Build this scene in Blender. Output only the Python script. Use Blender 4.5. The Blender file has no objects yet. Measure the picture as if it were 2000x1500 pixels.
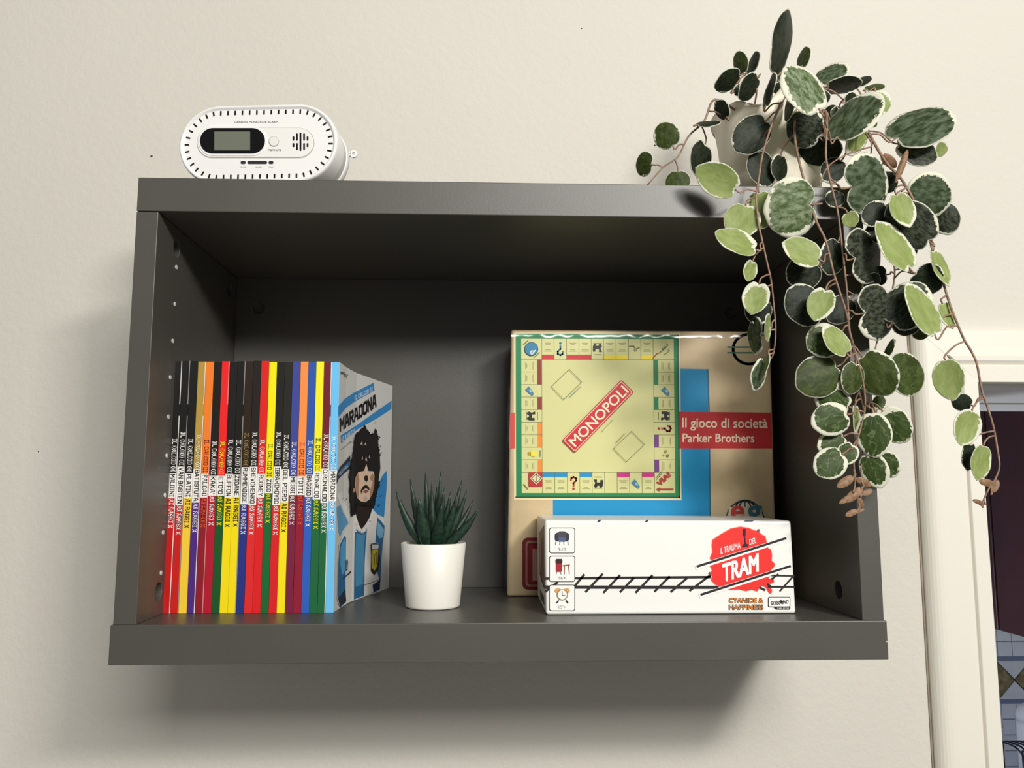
import bpy, bmesh, math, random
from mathutils import Vector, Matrix, Euler
from mathutils.geometry import tessellate_polygon
random.seed(7)
R = math.radians
scene = bpy.context.scene
col = scene.collection

# ------------------------------------------------------------------ camera
CAM = Vector((0.28041, -0.65682, 0.13723))
ROT = Euler((1.69122, -0.00058, -0.0377), 'XYZ')
FPX = 1606.55                                   # focal length for a 2000 px wide frame
cd = bpy.data.cameras.new('camera'); cam = bpy.data.objects.new('camera', cd); col.objects.link(cam)
cam.location = CAM; cam.rotation_euler = ROT
cd.sensor_fit = 'HORIZONTAL'; cd.sensor_width = 36.0; cd.lens = 36.0 * FPX / 2000.0
cd.clip_start = 0.01
scene.camera = cam
# ------------------------------------------------------------------ world, lamp, fill lights, exposure
world = bpy.data.worlds.new('room_light'); scene.world = world; world.use_nodes = True
bg = world.node_tree.nodes['Background']
bg.inputs[0].default_value = (1.0, 0.97, 0.92, 1); bg.inputs[1].default_value = 0.19
scene.view_settings.view_transform = 'Standard'; scene.view_settings.look = 'None'
scene.view_settings.exposure = 0.10; scene.view_settings.gamma = 1.0
scene.view_settings.use_curve_mapping = False
scene.cycles.max_bounces = 8

def area(name, loc, target, size, power, colour, sy=None):
    l = bpy.data.lights.new(name, 'AREA'); l.shape = 'RECTANGLE'; l.size = size; l.size_y = sy or size
    l.energy = power; l.color = colour
    o = bpy.data.objects.new(name, l); col.objects.link(o)
    o.location = loc
    o.rotation_euler = (Vector(target) - Vector(loc)).to_track_quat('-Z', 'Y').to_euler()
    return o
area('ceiling_lamp', (1.10, -1.5, 0.92), (0.3, 0.1, 0.15), 0.34, 17, (1.0, 0.97, 0.91), 0.14)
area('front_fill', (1.05, -2.9, 1.55), (0.4, 0.1, 0.15), 1.4, 62, (1.0, 0.98, 0.94), 0.7)  # large unseen area light added as soft frontal fill
kl = bpy.data.lights.new('kitchen_fill', 'POINT'); kl.energy = 38; kl.shadow_soft_size = 0.15; kl.color = (0.86, 0.90, 1.0)  # unseen point light added behind the wall to brighten tiles and soffit
ko = bpy.data.objects.new('kitchen_fill', kl); col.objects.link(ko); ko.location = (0.45, 1.35, -0.45)

# ------------------------------------------------------------------ helpers
MROT = ROT.to_matrix()
def ray(px, py):
    return MROT @ Vector(((px - 1000) / FPX, -(py - 750) / FPX, -1.0))
def on(px, py, point, normal):
    d = ray(px, py); n = Vector(normal)
    return CAM + d * ((Vector(point) - CAM).dot(n) / d.dot(n))
def U(px, py, y):                               # the point seen at a pixel on the vertical plane at depth y
    return on(px, py, (0, y, 0), (0, 1, 0))

def lin(c):
    c = c / 255.0
    return c / 12.92 if c <= 0.04045 else ((c + 0.055) / 1.055) ** 2.4
def rgb(r, g, b): return (lin(r), lin(g), lin(b), 1)

def new_mat(name):
    m = bpy.data.materials.new(name); m.use_nodes = True
    return m, m.node_tree, m.node_tree.nodes['Principled BSDF']
def mat(name, c, rough=0.5, spec=0.5, bump=0.0, bscale=200, vary=0.0, vscale=20, metal=0.0, coat=0.0):
    m, nt, b = new_mat(name)
    b.inputs['Base Color'].default_value = rgb(*c); b.inputs['Roughness'].default_value = rough
    b.inputs['Specular IOR Level'].default_value = spec; b.inputs['Metallic'].default_value = metal
    b.inputs['Coat Weight'].default_value = coat; b.inputs['Coat Roughness'].default_value = 0.15
    tc = nt.nodes.new('ShaderNodeTexCoord')
    if bump:
        n = nt.nodes.new('ShaderNodeTexNoise'); n.inputs['Scale'].default_value = bscale; n.inputs['Detail'].default_value = 4
        nt.links.new(tc.outputs['Object'], n.inputs['Vector'])
        bp = nt.nodes.new('ShaderNodeBump'); bp.inputs['Strength'].default_value = bump; bp.inputs['Distance'].default_value = 0.002
        nt.links.new(n.outputs['Fac'], bp.inputs['Height']); nt.links.new(bp.outputs[0], b.inputs['Normal'])
    if vary:
        n = nt.nodes.new('ShaderNodeTexNoise'); n.inputs['Scale'].default_value = vscale; n.inputs['Detail'].default_value = 5
        nt.links.new(tc.outputs['Object'], n.inputs['Vector'])
        r = nt.nodes.new('ShaderNodeValToRGB')
        r.color_ramp.elements[0].position = 0.3; r.color_ramp.elements[1].position = 0.7
        r.color_ramp.elements[0].color = rgb(*[max(0, v * (1 - vary)) for v in c]); r.color_ramp.elements[1].color = rgb(*[min(255, v * (1 + vary * 0.6)) for v in c])
        nt.links.new(n.outputs['Fac'], r.inputs[0]); nt.links.new(r.outputs[0], b.inputs['Base Color'])
    return m
_ink = {}
def ink(c, rough=0.45):
    k = (c, rough)
    if k not in _ink: _ink[k] = mat('ink', c, rough, 0.35)
    return _ink[k]

def link(name, me, parent=None):
    o = bpy.data.objects.new(name, me); col.objects.link(o)
    if parent is not None: o.parent = parent
    return o
def obj(name, bm, mats, parent=None, smooth=False, bevel=0.0, seg=2):
    bmesh.ops.recalc_face_normals(bm, faces=bm.faces)
    me = bpy.data.meshes.new(name); bm.to_mesh(me); bm.free()
    for m in (mats if isinstance(mats, (list, tuple)) else [mats]): me.materials.append(m)
    if smooth:
        for p in me.polygons: p.use_smooth = True
    o = link(name, me, parent)
    if bevel:
        md = o.modifiers.new('bevel', 'BEVEL'); md.width = bevel; md.segments = seg; md.limit_method = 'ANGLE'; md.angle_limit = R(40)
    return o
def thing(name, label, cat, loc=(0, 0, 0), group=None):
    o = bpy.data.objects.new(name, None); col.objects.link(o); o.empty_display_size = 0.02
    o.location = loc; o['label'] = label; o['category'] = cat
    if group: o['group'] = group
    return o
def settle(root):                               # keep parts where they were built (world coordinates) under a moved Empty
    inv = Matrix.Translation(-root.location)
    for c in root.children: c.matrix_parent_inverse = inv
def structure(o):
    o['kind'] = 'structure'; return o
def box(bm, x0, x1, y0, y1, z0, z1, mi=0):
    v = [bm.verts.new(p) for p in ((x0, y0, z0), (x1, y0, z0), (x1, y1, z0), (x0, y1, z0), (x0, y0, z1), (x1, y0, z1), (x1, y1, z1), (x0, y1, z1))]
    for q in ((0, 1, 2, 3), (4, 5, 6, 7), (0, 1, 5, 4), (1, 2, 6, 5), (2, 3, 7, 6), (3, 0, 4, 7)):
        f = bm.faces.new([v[i] for i in q]); f.material_index = mi
    return v
def boxes(*a):
    bm = bmesh.new()
    for t in a: box(bm, *t)
    return bm
def hexa(bm, front, back, mi=0):                # a block from two matching quads
    v = [bm.verts.new(p) for p in list(front) + list(back)]
    for q in ((0, 1, 2, 3), (7, 6, 5, 4), (0, 4, 5, 1), (1, 5, 6, 2), (2, 6, 7, 3), (3, 7, 4, 0)):
        f = bm.faces.new([v[i] for i in q]); f.material_index = mi
def tube(bm, pts, rad, n=6, mi=0, cap=True):
    pts = [Vector(p) for p in pts]; rings = []
    up = Vector((0.3, 0.9, 0.2)).normalized()
    for i, p in enumerate(pts):
        d = (pts[min(i + 1, len(pts) - 1)] - pts[max(i - 1, 0)]).normalized()
        a = d.cross(up)
        if a.length < 1e-4: a = d.cross(Vector((1, 0, 0)))
        a.normalize(); b = d.cross(a)
        r = rad[i] if isinstance(rad, (list, tuple)) else rad
        rings.append([bm.verts.new(p + (a * math.cos(2 * math.pi * k / n) + b * math.sin(2 * math.pi * k / n)) * r) for k in range(n)])
    for i in range(len(rings) - 1):
        for k in range(n):
            f = bm.faces.new((rings[i][k], rings[i][(k + 1) % n], rings[i + 1][(k + 1) % n], rings[i + 1][k])); f.material_index = mi; f.smooth = True
    if cap:
        for rg in (rings[0], rings[-1]):
            f = bm.faces.new(rg); f.material_index = mi
def spline(pts, n=5):                           # Catmull-Rom
    pts = [Vector(p) for p in pts]; out = []
    P = [2 * pts[0] - pts[1]] + pts + [2 * pts[-1] - pts[-2]]
    for i in range(1, len(P) - 2):
        for k in range(n):
            t = k / n; a, b, c, d = P[i - 1], P[i], P[i + 1], P[i + 2]
            out.append(0.5 * ((2 * b) + (c - a) * t + (2 * a - 5 * b + 4 * c - d) * t * t + (3 * b - a - 3 * c + d) * t ** 3))
    out.append(pts[-1]); return out
def lathe(bm, prof, cx, cy, n=48, mi=0, close=True):
    rings = []
    for r, z in prof:
        rings.append([bm.verts.new((cx + r * math.cos(2 * math.pi * k / n), cy + r * math.sin(2 * math.pi * k / n), z)) for k in range(n)])
    for i in range(len(rings) - 1):
        for k in range(n):
            f = bm.faces.new((rings[i][k], rings[i][(k + 1) % n], rings[i + 1][(k + 1) % n], rings[i + 1][k])); f.material_index = mi; f.smooth = True
    if close:
        bm.faces.new(rings[0]); bm.faces.new(rings[-1])
def capsule_pts(w, h, n=20):                    # stadium outline, centred
    r = h / 2; a = w / 2 - r; pts = []
    for k in range(n + 1):
        t = -math.pi / 2 + math.pi * k / n; pts.append((a + r * math.cos(t), r * math.sin(t)))
    for k in range(n + 1):
        t = math.pi / 2 + math.pi * k / n; pts.append((-a + r * math.cos(t), r * math.sin(t)))
    return pts
def rrect(x0, y0, x1, y1, r, n=5):
    pts = []
    for cx, cy, a in ((x1 - r, y1 - r, 0), (x0 + r, y1 - r, 90), (x0 + r, y0 + r, 180), (x1 - r, y0 + r, 270)):
        for k in range(n + 1):
            t = R(a + 90 * k / n); pts.append((cx + r * math.cos(t), cy + r * math.sin(t)))
    return pts

# --- lettering
_txt = {}
def sans(s, bold=0.0):                          # triangles of the built-in font, cap height about 0.73
    k = (s, bold)
    if k in _txt: return _txt[k]
    cu = bpy.data.curves.new('t', 'FONT'); cu.body = s; cu.size = 1; cu.offset = bold; cu.resolution_u = 3; cu.fill_mode = 'FRONT'
    o = bpy.data.objects.new('t', cu); col.objects.link(o)
    me = o.evaluated_get(bpy.context.evaluated_depsgraph_get()).to_mesh()
    me.calc_loop_triangles()
    tr = [[(me.vertices[i].co.x, me.vertices[i].co.y) for i in t.vertices] for t in me.loop_triangles]
    w = max([p[0] for t in tr for p in t] or [0])
    o.to_mesh_clear(); bpy.data.objects.remove(o); bpy.data.curves.remove(cu)
    _txt[k] = (tr, w); return _txt[k]
SLAB = {'A': '00-04-26x-06;', }
G = {
 'A': [[(0, 0), (1.3, 6), (2.9, 6), (4.2, 0)], [(.5, 2), (3.7, 2)]],
 'B': [[(0, 0), (0, 6), (3.3, 6), (4, 5.3), (4, 3.8), (3.3, 3.1), (4, 2.4), (4, .7), (3.3, 0), (0, 0)], [(0, 3.1), (3.3, 3.1)]],
 'C': [[(4, 4.3), (4, 5.2), (3.2, 6), (.8, 6), (0, 5.2), (0, .8), (.8, 0), (3.2, 0), (4, .8), (4, 1.7)]],
 'D': [[(0, 0), (0, 6), (3.2, 6), (4, 5.2), (4, .8), (3.2, 0), (0, 0)]],
 'E': [[(4, 6), (0, 6), (0, 0), (4, 0)], [(0, 3), (3, 3)]],
 'F': [[(4, 6), (0, 6), (0, 0)], [(0, 3), (3, 3)]],
 'G': [[(4, 4.6), (4, 5.2), (3.2, 6), (.8, 6), (0, 5.2), (0, .8), (.8, 0), (3.2, 0), (4, .8), (4, 2.6), (2.3, 2.6)]],
 'H': [[(0, 0), (0, 6)], [(4, 0), (4, 6)], [(0, 3), (4, 3)]],
 'I': [[(1.2, 0), (1.2, 6)], [(0, 0), (2.4, 0)], [(0, 6), (2.4, 6)]],
 'K': [[(0, 0), (0, 6)], [(0, 2.8), (4, 6)], [(1.3, 3.6), (4, 0)]],
 'L': [[(0, 6), (0, 0), (4, 0)], [(-.6, 6), (1, 6)]],
 'M': [[(0, 0), (0, 6), (2.4, 2.4), (4.8, 6), (4.8, 0)]],
 'N': [[(0, 0), (0, 6), (4, 0), (4, 6)]],
 'O': [[(.8, 0), (0, .8), (0, 5.2), (.8, 6), (3.2, 6), (4, 5.2), (4, .8), (3.2, 0), (.8, 0)]],
 'P': [[(0, 0), (0, 6), (3.2, 6), (4, 5.2), (4, 3.5), (3.2, 2.7), (0, 2.7)]],
 'R': [[(0, 0), (0, 6), (3.2, 6), (4, 5.2), (4, 3.7), (3.2, 2.9), (0, 2.9)], [(2.4, 2.9), (4, 0)]],
 'S': [[(4, 4.6), (4, 5.2), (3.2, 6), (.8, 6), (0, 5.2), (0, 3.8), (.8, 3.1), (3.2, 3.1), (4, 2.3), (4, .8), (3.2, 0), (.8, 0), (0, .8), (0, 1.4)]],
 'T': [[(2, 0), (2, 6)], [(0, 6), (4, 6)]],
 'U': [[(0, 6), (0, .8), (.8, 0), (3.2, 0), (4, .8), (4, 6)]],
 'V': [[(0, 6), (2, 0), (4, 6)]],
 'X': [[(0, 0), (4, 6)], [(0, 6), (4, 0)]],
 'Y': [[(0, 6), (2, 3), (4, 6)], [(2, 3), (2, 0)]],
 'Z': [[(0, 6), (4, 6), (0, 0), (4, 0)]],
 "'": [[(0, 6), (0, 4.4)]], '.': [[(0, 0), (0, .3)]],
}
def stroke(pts, w):
    q = []
    for (x0, y0), (x1, y1) in zip(pts, pts[1:]):
        dx, dy = x1 - x0, y1 - y0; l = math.hypot(dx, dy) or 1; dx, dy = dx / l * w / 2, dy / l * w / 2
        q.append([(x0 - dx - dy, y0 - dy + dx), (x0 - dx + dy, y0 - dy - dx), (x1 + dx + dy, y1 + dy - dx), (x1 + dx - dy, y1 + dy + dx)])
    return q
def slab(s, th=1.25):                           # athletic block letters; height normalised to 1
    out = []; x = 0
    for ch in s:
        if ch == ' ': x += 2.6; continue
        g = G[ch]; w = max(p[0] for l in g for p in l)
        for l in g:
            for q in stroke(l, th): out.append([((px + x) / 7.2, (py + .6) / 7.2) for px, py in q])
        x += w + 2.05
    return out, (x - 0.8) / 7.2

class Print:
    """flat ink on one or more planes; points are measured on the photograph and laid on the plane they are printed on"""
    def __init__(s, planes, cuts=()):
        s.planes = planes; s.cuts = cuts; s.items = []; s.layer = 0
    def tri(s, t, c): s.items.append((t, c, s.layer))
    def poly(s, pts, c, up=True):
        if up: s.layer += 1
        for t in tessellate_polygon([[Vector((p[0], p[1], 0)) for p in pts]]): s.tri([pts[i] for i in t], c)
    def rect(s, x0, y0, x1, y1, c, up=True): s.poly([(x0, y0), (x1, y0), (x1, y1), (x0, y1)], c, up)
    def disc(s, x, y, r, c, ry=None, n=20, up=True):
        s.poly([(x + r * math.cos(2 * math.pi * k / n), y + (ry or r) * math.sin(2 * math.pi * k / n)) for k in range(n)], c, up)
    def line(s, pts, w, c, up=True):
        if up: s.layer += 1
        for q in stroke(pts, w): s.tri(q[:3], c); s.tri([q[0], q[2], q[3]], c)
    def arc(s, x, y, r, a0, a1, w, c, ry=None, n=16, up=True):
        s.line([(x + r * math.cos(R(a0 + (a1 - a0) * k / n)), y - (ry or r) * math.sin(R(a0 + (a1 - a0) * k / n))) for k in range(n + 1)], w, c, up)
    def glyphs(s, polys, o, ex, ey, c):
        s.layer += 1
        f = lambda p: (o[0] + ex[0] * p[0] + ey[0] * p[1], o[1] + ex[1] * p[0] + ey[1] * p[1])
        for q in polys:
            q = [f(p) for p in q]
            s.tri(q[:3], c)
            if len(q) == 4: s.tri([q[0], q[2], q[3]], c)
    def text(s, t, o, length, h, c, ang=0, bold=0.0, font='sans', shear=0.0, th=1.25):
        """o: baseline start in px, length along the baseline, cap height h, ang counter-clockwise"""
        polys, w = sans(t) if font == 'sans' else slab(t, th)
        cap = 0.73 if font == 'sans' else 1.0
        a = R(ang); ux, uy = math.cos(a), -math.sin(a)
        vx, vy = -math.sin(a), -math.cos(a)
        sx = length / w; sy = h / cap
        for dx, dy in (((0, 0),) if not bold else ((-1, -1), (1, -1), (1, 1), (-1, 1))):
            b_ = bold * sy * .8
            s.glyphs(polys, (o[0] + dx * b_, o[1] + dy * b_), (ux * sx, uy * sx), (vx * sy + shear * ux * sy, vy * sy + shear * uy * sy), c)
    def build(s, name, parent, lift=0.00003, rough=0.45, base=0.00008):
        bm = bmesh.new(); cols = []
        def side(p, cut):
            (x0, y0), (x1, y1) = cut
            return (p[0] - (x0 + (x1 - x0) * (p[1] - y0) / (y1 - y0)))
        def clip(pts, cut, sg):
            out = []
            for a, b in zip(pts, pts[1:] + pts[:1]):
                da, db = side(a, cut) * sg, side(b, cut) * sg
                if da >= 0: out.append(a)
                if da * db < 0:
                    t = da / (da - db); out.append((a[0] + (b[0] - a[0]) * t, a[1] + (b[1] - a[1]) * t))
            return out
        for t, c, ly in s.items:
            if c not in cols: cols.append(c)
            for i, (pt, nr) in enumerate(s.planes):
                q = list(t)
                if i > 0: q = clip(q, s.cuts[i - 1], 1)
                if i < len(s.planes) - 1 and len(q) > 2: q = clip(q, s.cuts[i], -1)
                if len(q) < 3: continue
                nr = Vector(nr).normalized()
                if (CAM - Vector(pt)).dot(nr) < 0: nr = -nr
                vs = []
                for p in q:
                    w = on(p[0], p[1], pt, nr); d = (CAM - w)
                    vs.append(bm.verts.new(w + d * ((base + lift * ly) / d.dot(nr))))
                try:
                    f = bm.faces.new(vs); f.material_index = cols.index(c)
                except ValueError: pass
        for f in bm.faces:
            f.normal_update()
            if f.normal.dot(CAM - f.calc_center_median()) < 0: f.normal_flip()
        me = bpy.data.meshes.new(name); bm.to_mesh(me); bm.free()
        for c in cols: me.materials.append(ink(c, rough))
        return link(name, me, parent)

# ================================================================== SETTING
WY = 0.2255                                     # wall face
m_wall, nt, b = new_mat('wall_paint')
b.inputs['Roughness'].default_value = 0.75; b.inputs['Specular IOR Level'].default_value = 0.25
tc = nt.nodes.new('ShaderNodeTexCoord')
n1 = nt.nodes.new('ShaderNodeTexNoise'); n1.inputs['Scale'].default_value = 3; n1.inputs['Detail'].default_value = 6
r1 = nt.nodes.new('ShaderNodeValToRGB'); r1.color_ramp.elements[0].color = rgb(211, 207, 197); r1.color_ramp.elements[1].color = rgb(221, 217, 207)
n2 = nt.nodes.new('ShaderNodeTexNoise'); n2.inputs['Scale'].default_value = 140; n2.inputs['Detail'].default_value = 5; n2.inputs['Roughness'].default_value = 0.6
bp = nt.nodes.new('ShaderNodeBump'); bp.inputs['Strength'].default_value = 0.32; bp.inputs['Distance'].default_value = 0.002
for n in (n1, n2): nt.links.new(tc.outputs['Object'], n.inputs['Vector'])
nt.links.new(n1.outputs['Fac'], r1.inputs[0]); nt.links.new(r1.outputs[0], b.inputs['Base Color'])
nt.links.new(n2.outputs['Fac'], bp.inputs['Height']); nt.links.new(bp.outputs[0], b.inputs['Normal'])
m_trim = mat('trim_paint', (236, 232, 220), 0.45, 0.4, bump=0.08, bscale=40)

XO = U(1893, 760, WY).x                         # left side of the door opening
ZO = U(1940, 750, WY).z                         # top of the door opening
wb = structure(obj('wall_back', boxes((-2.2, XO, WY, WY + 0.27, -1.9, 1.1), (XO, XO + 0.82, WY, WY + 0.27, ZO, 1.1),
                                      (XO + 0.82, XO + 1.9, WY, WY + 0.27, -1.9, 1.1)), m_wall))
m_hole = mat('dark_hole', (60, 52, 46), 0.9)
for px, py, r in ((296, 305, .0014), (1136, 56, .0009), (1279, 284, .0012), (75, 882, .0008)):
    bm = bmesh.new(); p = U(px, py, WY)
    bmesh.ops.create_icosphere(bm, subdivisions=1, radius=r, matrix=Matrix.Translation(p) @ Matrix.Diagonal((1, .3, 1, 1)))
    obj('nail_hole', bm, m_hole, wb)
# door casing: vertical jamb board with bead, head board with groove and bead
XC = U(1781, 760, WY).x
W_ = XO - XC
cz0, cz1 = -1.9, U(1900, 648, WY).z
def casing_v():
    bm = bmesh.new()
    prof = [(XC, WY), (XC, WY - .004), (XC + .001, WY - .0068), (XC + .0025, WY - .0095), (XC + .0048, WY - .0120), (XC + .0075, WY - .0138), (XC + .0105, WY - .0150), (XC + .014, WY - .0157), (XC + .018, WY - .016), (XC + W_ * .70, WY - .016), (XC + W_ * .715, WY - .0135),
            (XC + W_ * .73, WY - .016), (XC + W_ * .75, WY - .018), (XO - .001, WY - .018), (XO, WY - .017), (XO, WY)]
    a = [bm.verts.new((x, y, cz0)) for x, y in prof]; c = [bm.verts.new((x, y, ZO + (XO - x) * (cz1 - ZO) / W_)) for x, y in prof]
    for i in range(len(prof)):
        j = (i + 1) % len(prof); bm.faces.new((a[i], a[j], c[j], c[i]))
    bm.faces.new(a); bm.faces.new(c)
    return bm
tr1 = structure(obj('trim_1', casing_v(), m_trim, bevel=.0008))
obj('groove_shade_strip', boxes((XC - .0022, XC + .0002, WY - .0012, WY, cz0, cz1)), mat('groove_shade_stain', (150, 138, 122), .8, vary=.2, vscale=12), tr1)  # thin strip coloured as the casing groove's shadow line and the stain beside it
def casing_h():
    bm = bmesh.new(); H = cz1 - ZO
    prof = [(0, WY), (0, WY - .017), (.30, WY - .018), (.31, WY - .0150), (.33, WY - .016), (.40, WY - .0195), (.49, WY - .020), (.51, WY - .0150), (.53, WY - .016), (.97, WY - .015), (1, WY - .012), (1, WY)]
    a = [bm.verts.new((XO - h * W_, y, ZO + h * H)) for h, y in prof]; c = [bm.verts.new((XO + .82 + h * W_, y, ZO + h * H)) for h, y in prof]
    for i in range(len(prof)):
        j = (i + 1) % len(prof); bm.faces.new((a[i], a[j], c[j], c[i]))
    bm.faces.new(a); bm.faces.new(c)
    return bm
structure(obj('trim_2', casing_h(), m_trim, bevel=.0006))
# lining of the doorway: soffit in two steps
m_lin = mat('door_lining_paint', (226, 226, 224), 0.5, 0.4, bump=.05, bscale=30)
structure(obj('door_1', boxes((XO, XO + .82, WY + .001, WY + .17, ZO - .004, ZO + .001), (XO, XO + .82, WY + .17, WY + .27, ZO - .006, ZO + .001),
                              (XO, XO + .003, WY + .02, WY + .27, -1.9, ZO - .004)), m_lin))
# the kitchen beyond the doorway
KY = 2.35
m_grout = mat('kitchen_grout', (120, 132, 165), 0.8)
kw = structure(obj('wall_kitchen', boxes((0.6, 4.2, KY, KY + .1, -1.9, 1.3)), m_grout))
m_tile = mat('kitchen_tile', (214, 222, 236), 0.25, 0.5, vary=.05, vscale=9)
m_dia = mat('mosaic_tile', (128, 118, 86), 0.4, 0.5, vary=.3, vscale=60)
pk = U(1947, 1282, KY); pitch = (U(1975.5, 1282, KY) - pk).x
tile_me = None
dz_band0, dz_band1 = U(1960, 1287, KY).z, U(1960, 1366, KY).z
for i in range(-3, 13):
    for j in range(-9, 10):
        x0 = pk.x + i * pitch; z0 = pk.z + j * pitch
        if dz_band1 - .02 < z0 + pitch / 2 < dz_band0: continue
        if tile_me is None:
            bm = boxes((-pitch * .47, pitch * .47, -.008, .002, -pitch * .47, pitch * .47))
            o = obj('tile', bm, m_tile, kw); tile_me = o.data
        else: o = link('tile', tile_me, kw)
        o.location = (x0 + pitch / 2, KY, z0 + pitch / 2)
pd = U(1979, 1327, KY); hw = abs(U(1945, 1327, KY).x - pd.x); hh = abs(U(1960, 1290, KY).z - pd.z)
for k in range(-2, 7):
    cx = pd.x - hw + 2 * hw * k
    bm = bmesh.new()
    f = [(cx - hw * .97, KY - .010, pd.z), (cx, KY - .010, pd.z - hh), (cx + hw * .97, KY - .010, pd.z), (cx, KY - .010, pd.z + hh)]
    hexa(bm, f, [(x, KY + .002, z) for x, _, z in f]); obj('diamond_tile', bm, m_dia, kw)
    for sg in (1, -1):                           # white triangles between the diamonds
        bm = bmesh.new()
        f = [(cx + hw * .06, KY - .008, pd.z + sg * hh), (cx + hw, KY - .008, pd.z + sg * hh * .06), (cx + 2 * hw - hw * .06, KY - .008, pd.z + sg * hh), (cx + hw, KY - .008, pd.z + sg * hh * 1.0)]
        hexa(bm, f, [(x, KY + .002, z) for x, _, z in f]); obj('triangle_tile', bm, m_tile, kw)
# dark wall cabinet, seen from its side
m_cab = mat('mahogany_lacquer', (48, 14, 9), 0.4, 0.4, vary=.2, vscale=4)
ca = on(1930, 1230, (0, 0, 0), (0, 0, 1)); dcab = 1.75
p0 = U(1985, 1244, dcab - .4)
xb = p0.x; zb = p0.z
cabn = thing('wall_cabinet', 'dark mahogany wall cabinet seen through the doorway above the tiles', 'cabinet', (xb + .2, 1.6, zb))
obj('body', boxes((xb + .018, xb + .4, .95, KY - .002, zb, zb + 1.1)), m_cab, cabn, bevel=.002)
for k in range(3):
    obj('door', boxes((xb, xb + .016, .955 + k * .465, .955 + k * .465 + .46, zb + .004, zb + 1.09)), m_cab, cabn, bevel=.003)
settle(cabn)
# things on the kitchen worktop
CZ = U(1960, 1560, 2.1).z
m_top = mat('worktop_laminate', (150, 150, 155), 0.4)
wt = obj('worktop', boxes((0.8, 2.6, 1.75, KY - .012, CZ - .04, CZ)), m_top, bevel=.003)
wt['label'] = 'pale kitchen worktop under the tiled wall'; wt['category'] = 'worktop'
m_plast = mat('white_plastic', (225, 227, 236), 0.35)
def canister(px, ytop, wpx, y, label):
    t = U(px, ytop, y); r = wpx / 2 * (y - CAM.y) / FPX; h = t.z - CZ
    root = thing('canister', label, 'canister', (t.x, y, CZ), 'white kitchen canisters')
    bm = bmesh.new(); lathe(bm, [(r * .9, CZ), (r, CZ + .01), (r, CZ + h * .72), (r * .97, CZ + h * .78)], t.x, y, 28); obj('body', bm, m_plast, root)
    bm = bmesh.new(); lathe(bm, [(r * .99, CZ + h * .78), (r * .97, CZ + h * .86), (r * .8, CZ + h * .94), (r * .45, CZ + h * .985), (.002, CZ + h)], t.x, y, 28); obj('lid', bm, m_plast, root)
    settle(root)
canister(1944, 1384, 24, 2.2, 'slim white canister in the doorway left of the dish rack')
canister(2018, 1372, 66, 2.2, 'wide white canister at the frame edge right of the dish rack')
m_wire = mat('black_wire', (22, 26, 40), 0.35)
rk = U(1975, 1500, 2.08)
dr = thing('dish_rack', 'black wire dish rack on the kitchen worktop below the tiles', 'dish rack', (rk.x, 2.08, CZ))
zt = U(1960, 1448, 2.08).z
xa, xc = U(1958, 1448, 2.08).x, U(2040, 1448, 2.08).x
for yy in (1.98, 2.08):
    bm = bmesh.new(); tube(bm, [(xa, yy, CZ + .003), (xa, yy, zt), (xc, yy, zt), (xc, yy, CZ + .003)], .004); obj('rim', bm, m_wire, dr)
for k in range(7):
    x = xa + (xc - xa) * (k + .5) / 7
    bm = bmesh.new(); tube(bm, spline([(x, 1.98, CZ + .02), (x + .01, 1.98, zt - .06), (x - .012, 2.0, zt), (x - .012, 2.08, zt)], 4), .003); obj('wire', bm, m_wire, dr)
settle(dr)

# ================================================================== WALL SHELF
SW, SZ1, SZ2, SZ3, ST, SD = 0.60, 0.02977, 0.35682, 0.38515, 0.0174, 0.2189
m_shelf = mat('charcoal_lacquer', (80, 78, 73), 0.40, 0.5, bump=.03, bscale=500, vary=.05, vscale=6)
m_pin = mat('pale_pin_socket', (225, 225, 220), 0.4)
sh = thing('wall_shelf', 'charcoal grey open box wall shelf holding books, plant and games', 'shelf', (SW / 2, SD / 2, 0))
obj('top_panel', boxes((0, SW, 0, WY - .0005, SZ2, SZ3)), m_shelf, sh, bevel=.0007)
obj('bottom_panel', boxes((-.0017, SW + .0018, -.0004, WY - .0005, 0, SZ1)), m_shelf, sh, bevel=.0007)
def bored(name, dims, holes, axis, sgn):         # panel with drilled blind holes in one face
    lo = [dims[0], dims[2], dims[4]]; hi = [dims[1], dims[3], dims[5]]
    k = 'xyz'.index(axis); a, b_ = [i for i in range(3) if i != k]
    f0 = hi[k] if sgn > 0 else lo[k]; f1 = lo[k] if sgn > 0 else hi[k]
    def P(u, v, w):
        r = [0, 0, 0]; r[a] = u; r[b_] = v; r[k] = w; return r
    rect = [(lo[a], lo[b_]), (hi[a], lo[b_]), (hi[a], hi[b_]), (lo[a], hi[b_])]
    bm = bmesh.new(); loops = [rect]; n = 20
    for c, r, d in holes: loops.append([(c[a] + r * math.cos(2 * math.pi * i / n), c[b_] + r * math.sin(2 * math.pi * i / n)) for i in range(n)])
    vs = [[bm.verts.new(P(u, v, f0)) for u, v in l] for l in loops]; flat = [v for l in vs for v in l]
    for t in tessellate_polygon([[Vector((u, v, 0)) for u, v in l] for l in loops]): bm.faces.new([flat[i] for i in t])
    bk = [bm.verts.new(P(u, v, f1)) for u, v in rect]; bm.faces.new(bk)
    for i in range(4): bm.faces.new((vs[0][i], vs[0][(i + 1) % 4], bk[(i + 1) % 4], bk[i]))
    for l, (c, r, d) in zip(vs[1:], holes):
        bt = [bm.verts.new(P(v.co[a], v.co[b_], f0 - sgn * d)) for v in l]; bm.faces.new(bt)
        for i in range(n): bm.faces.new((l[i], l[(i + 1) % n], bt[(i + 1) % n], bt[i]))
    return obj(name, bm, m_shelf, sh, bevel=.0005)
nx = (1, 0, 0)
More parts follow.
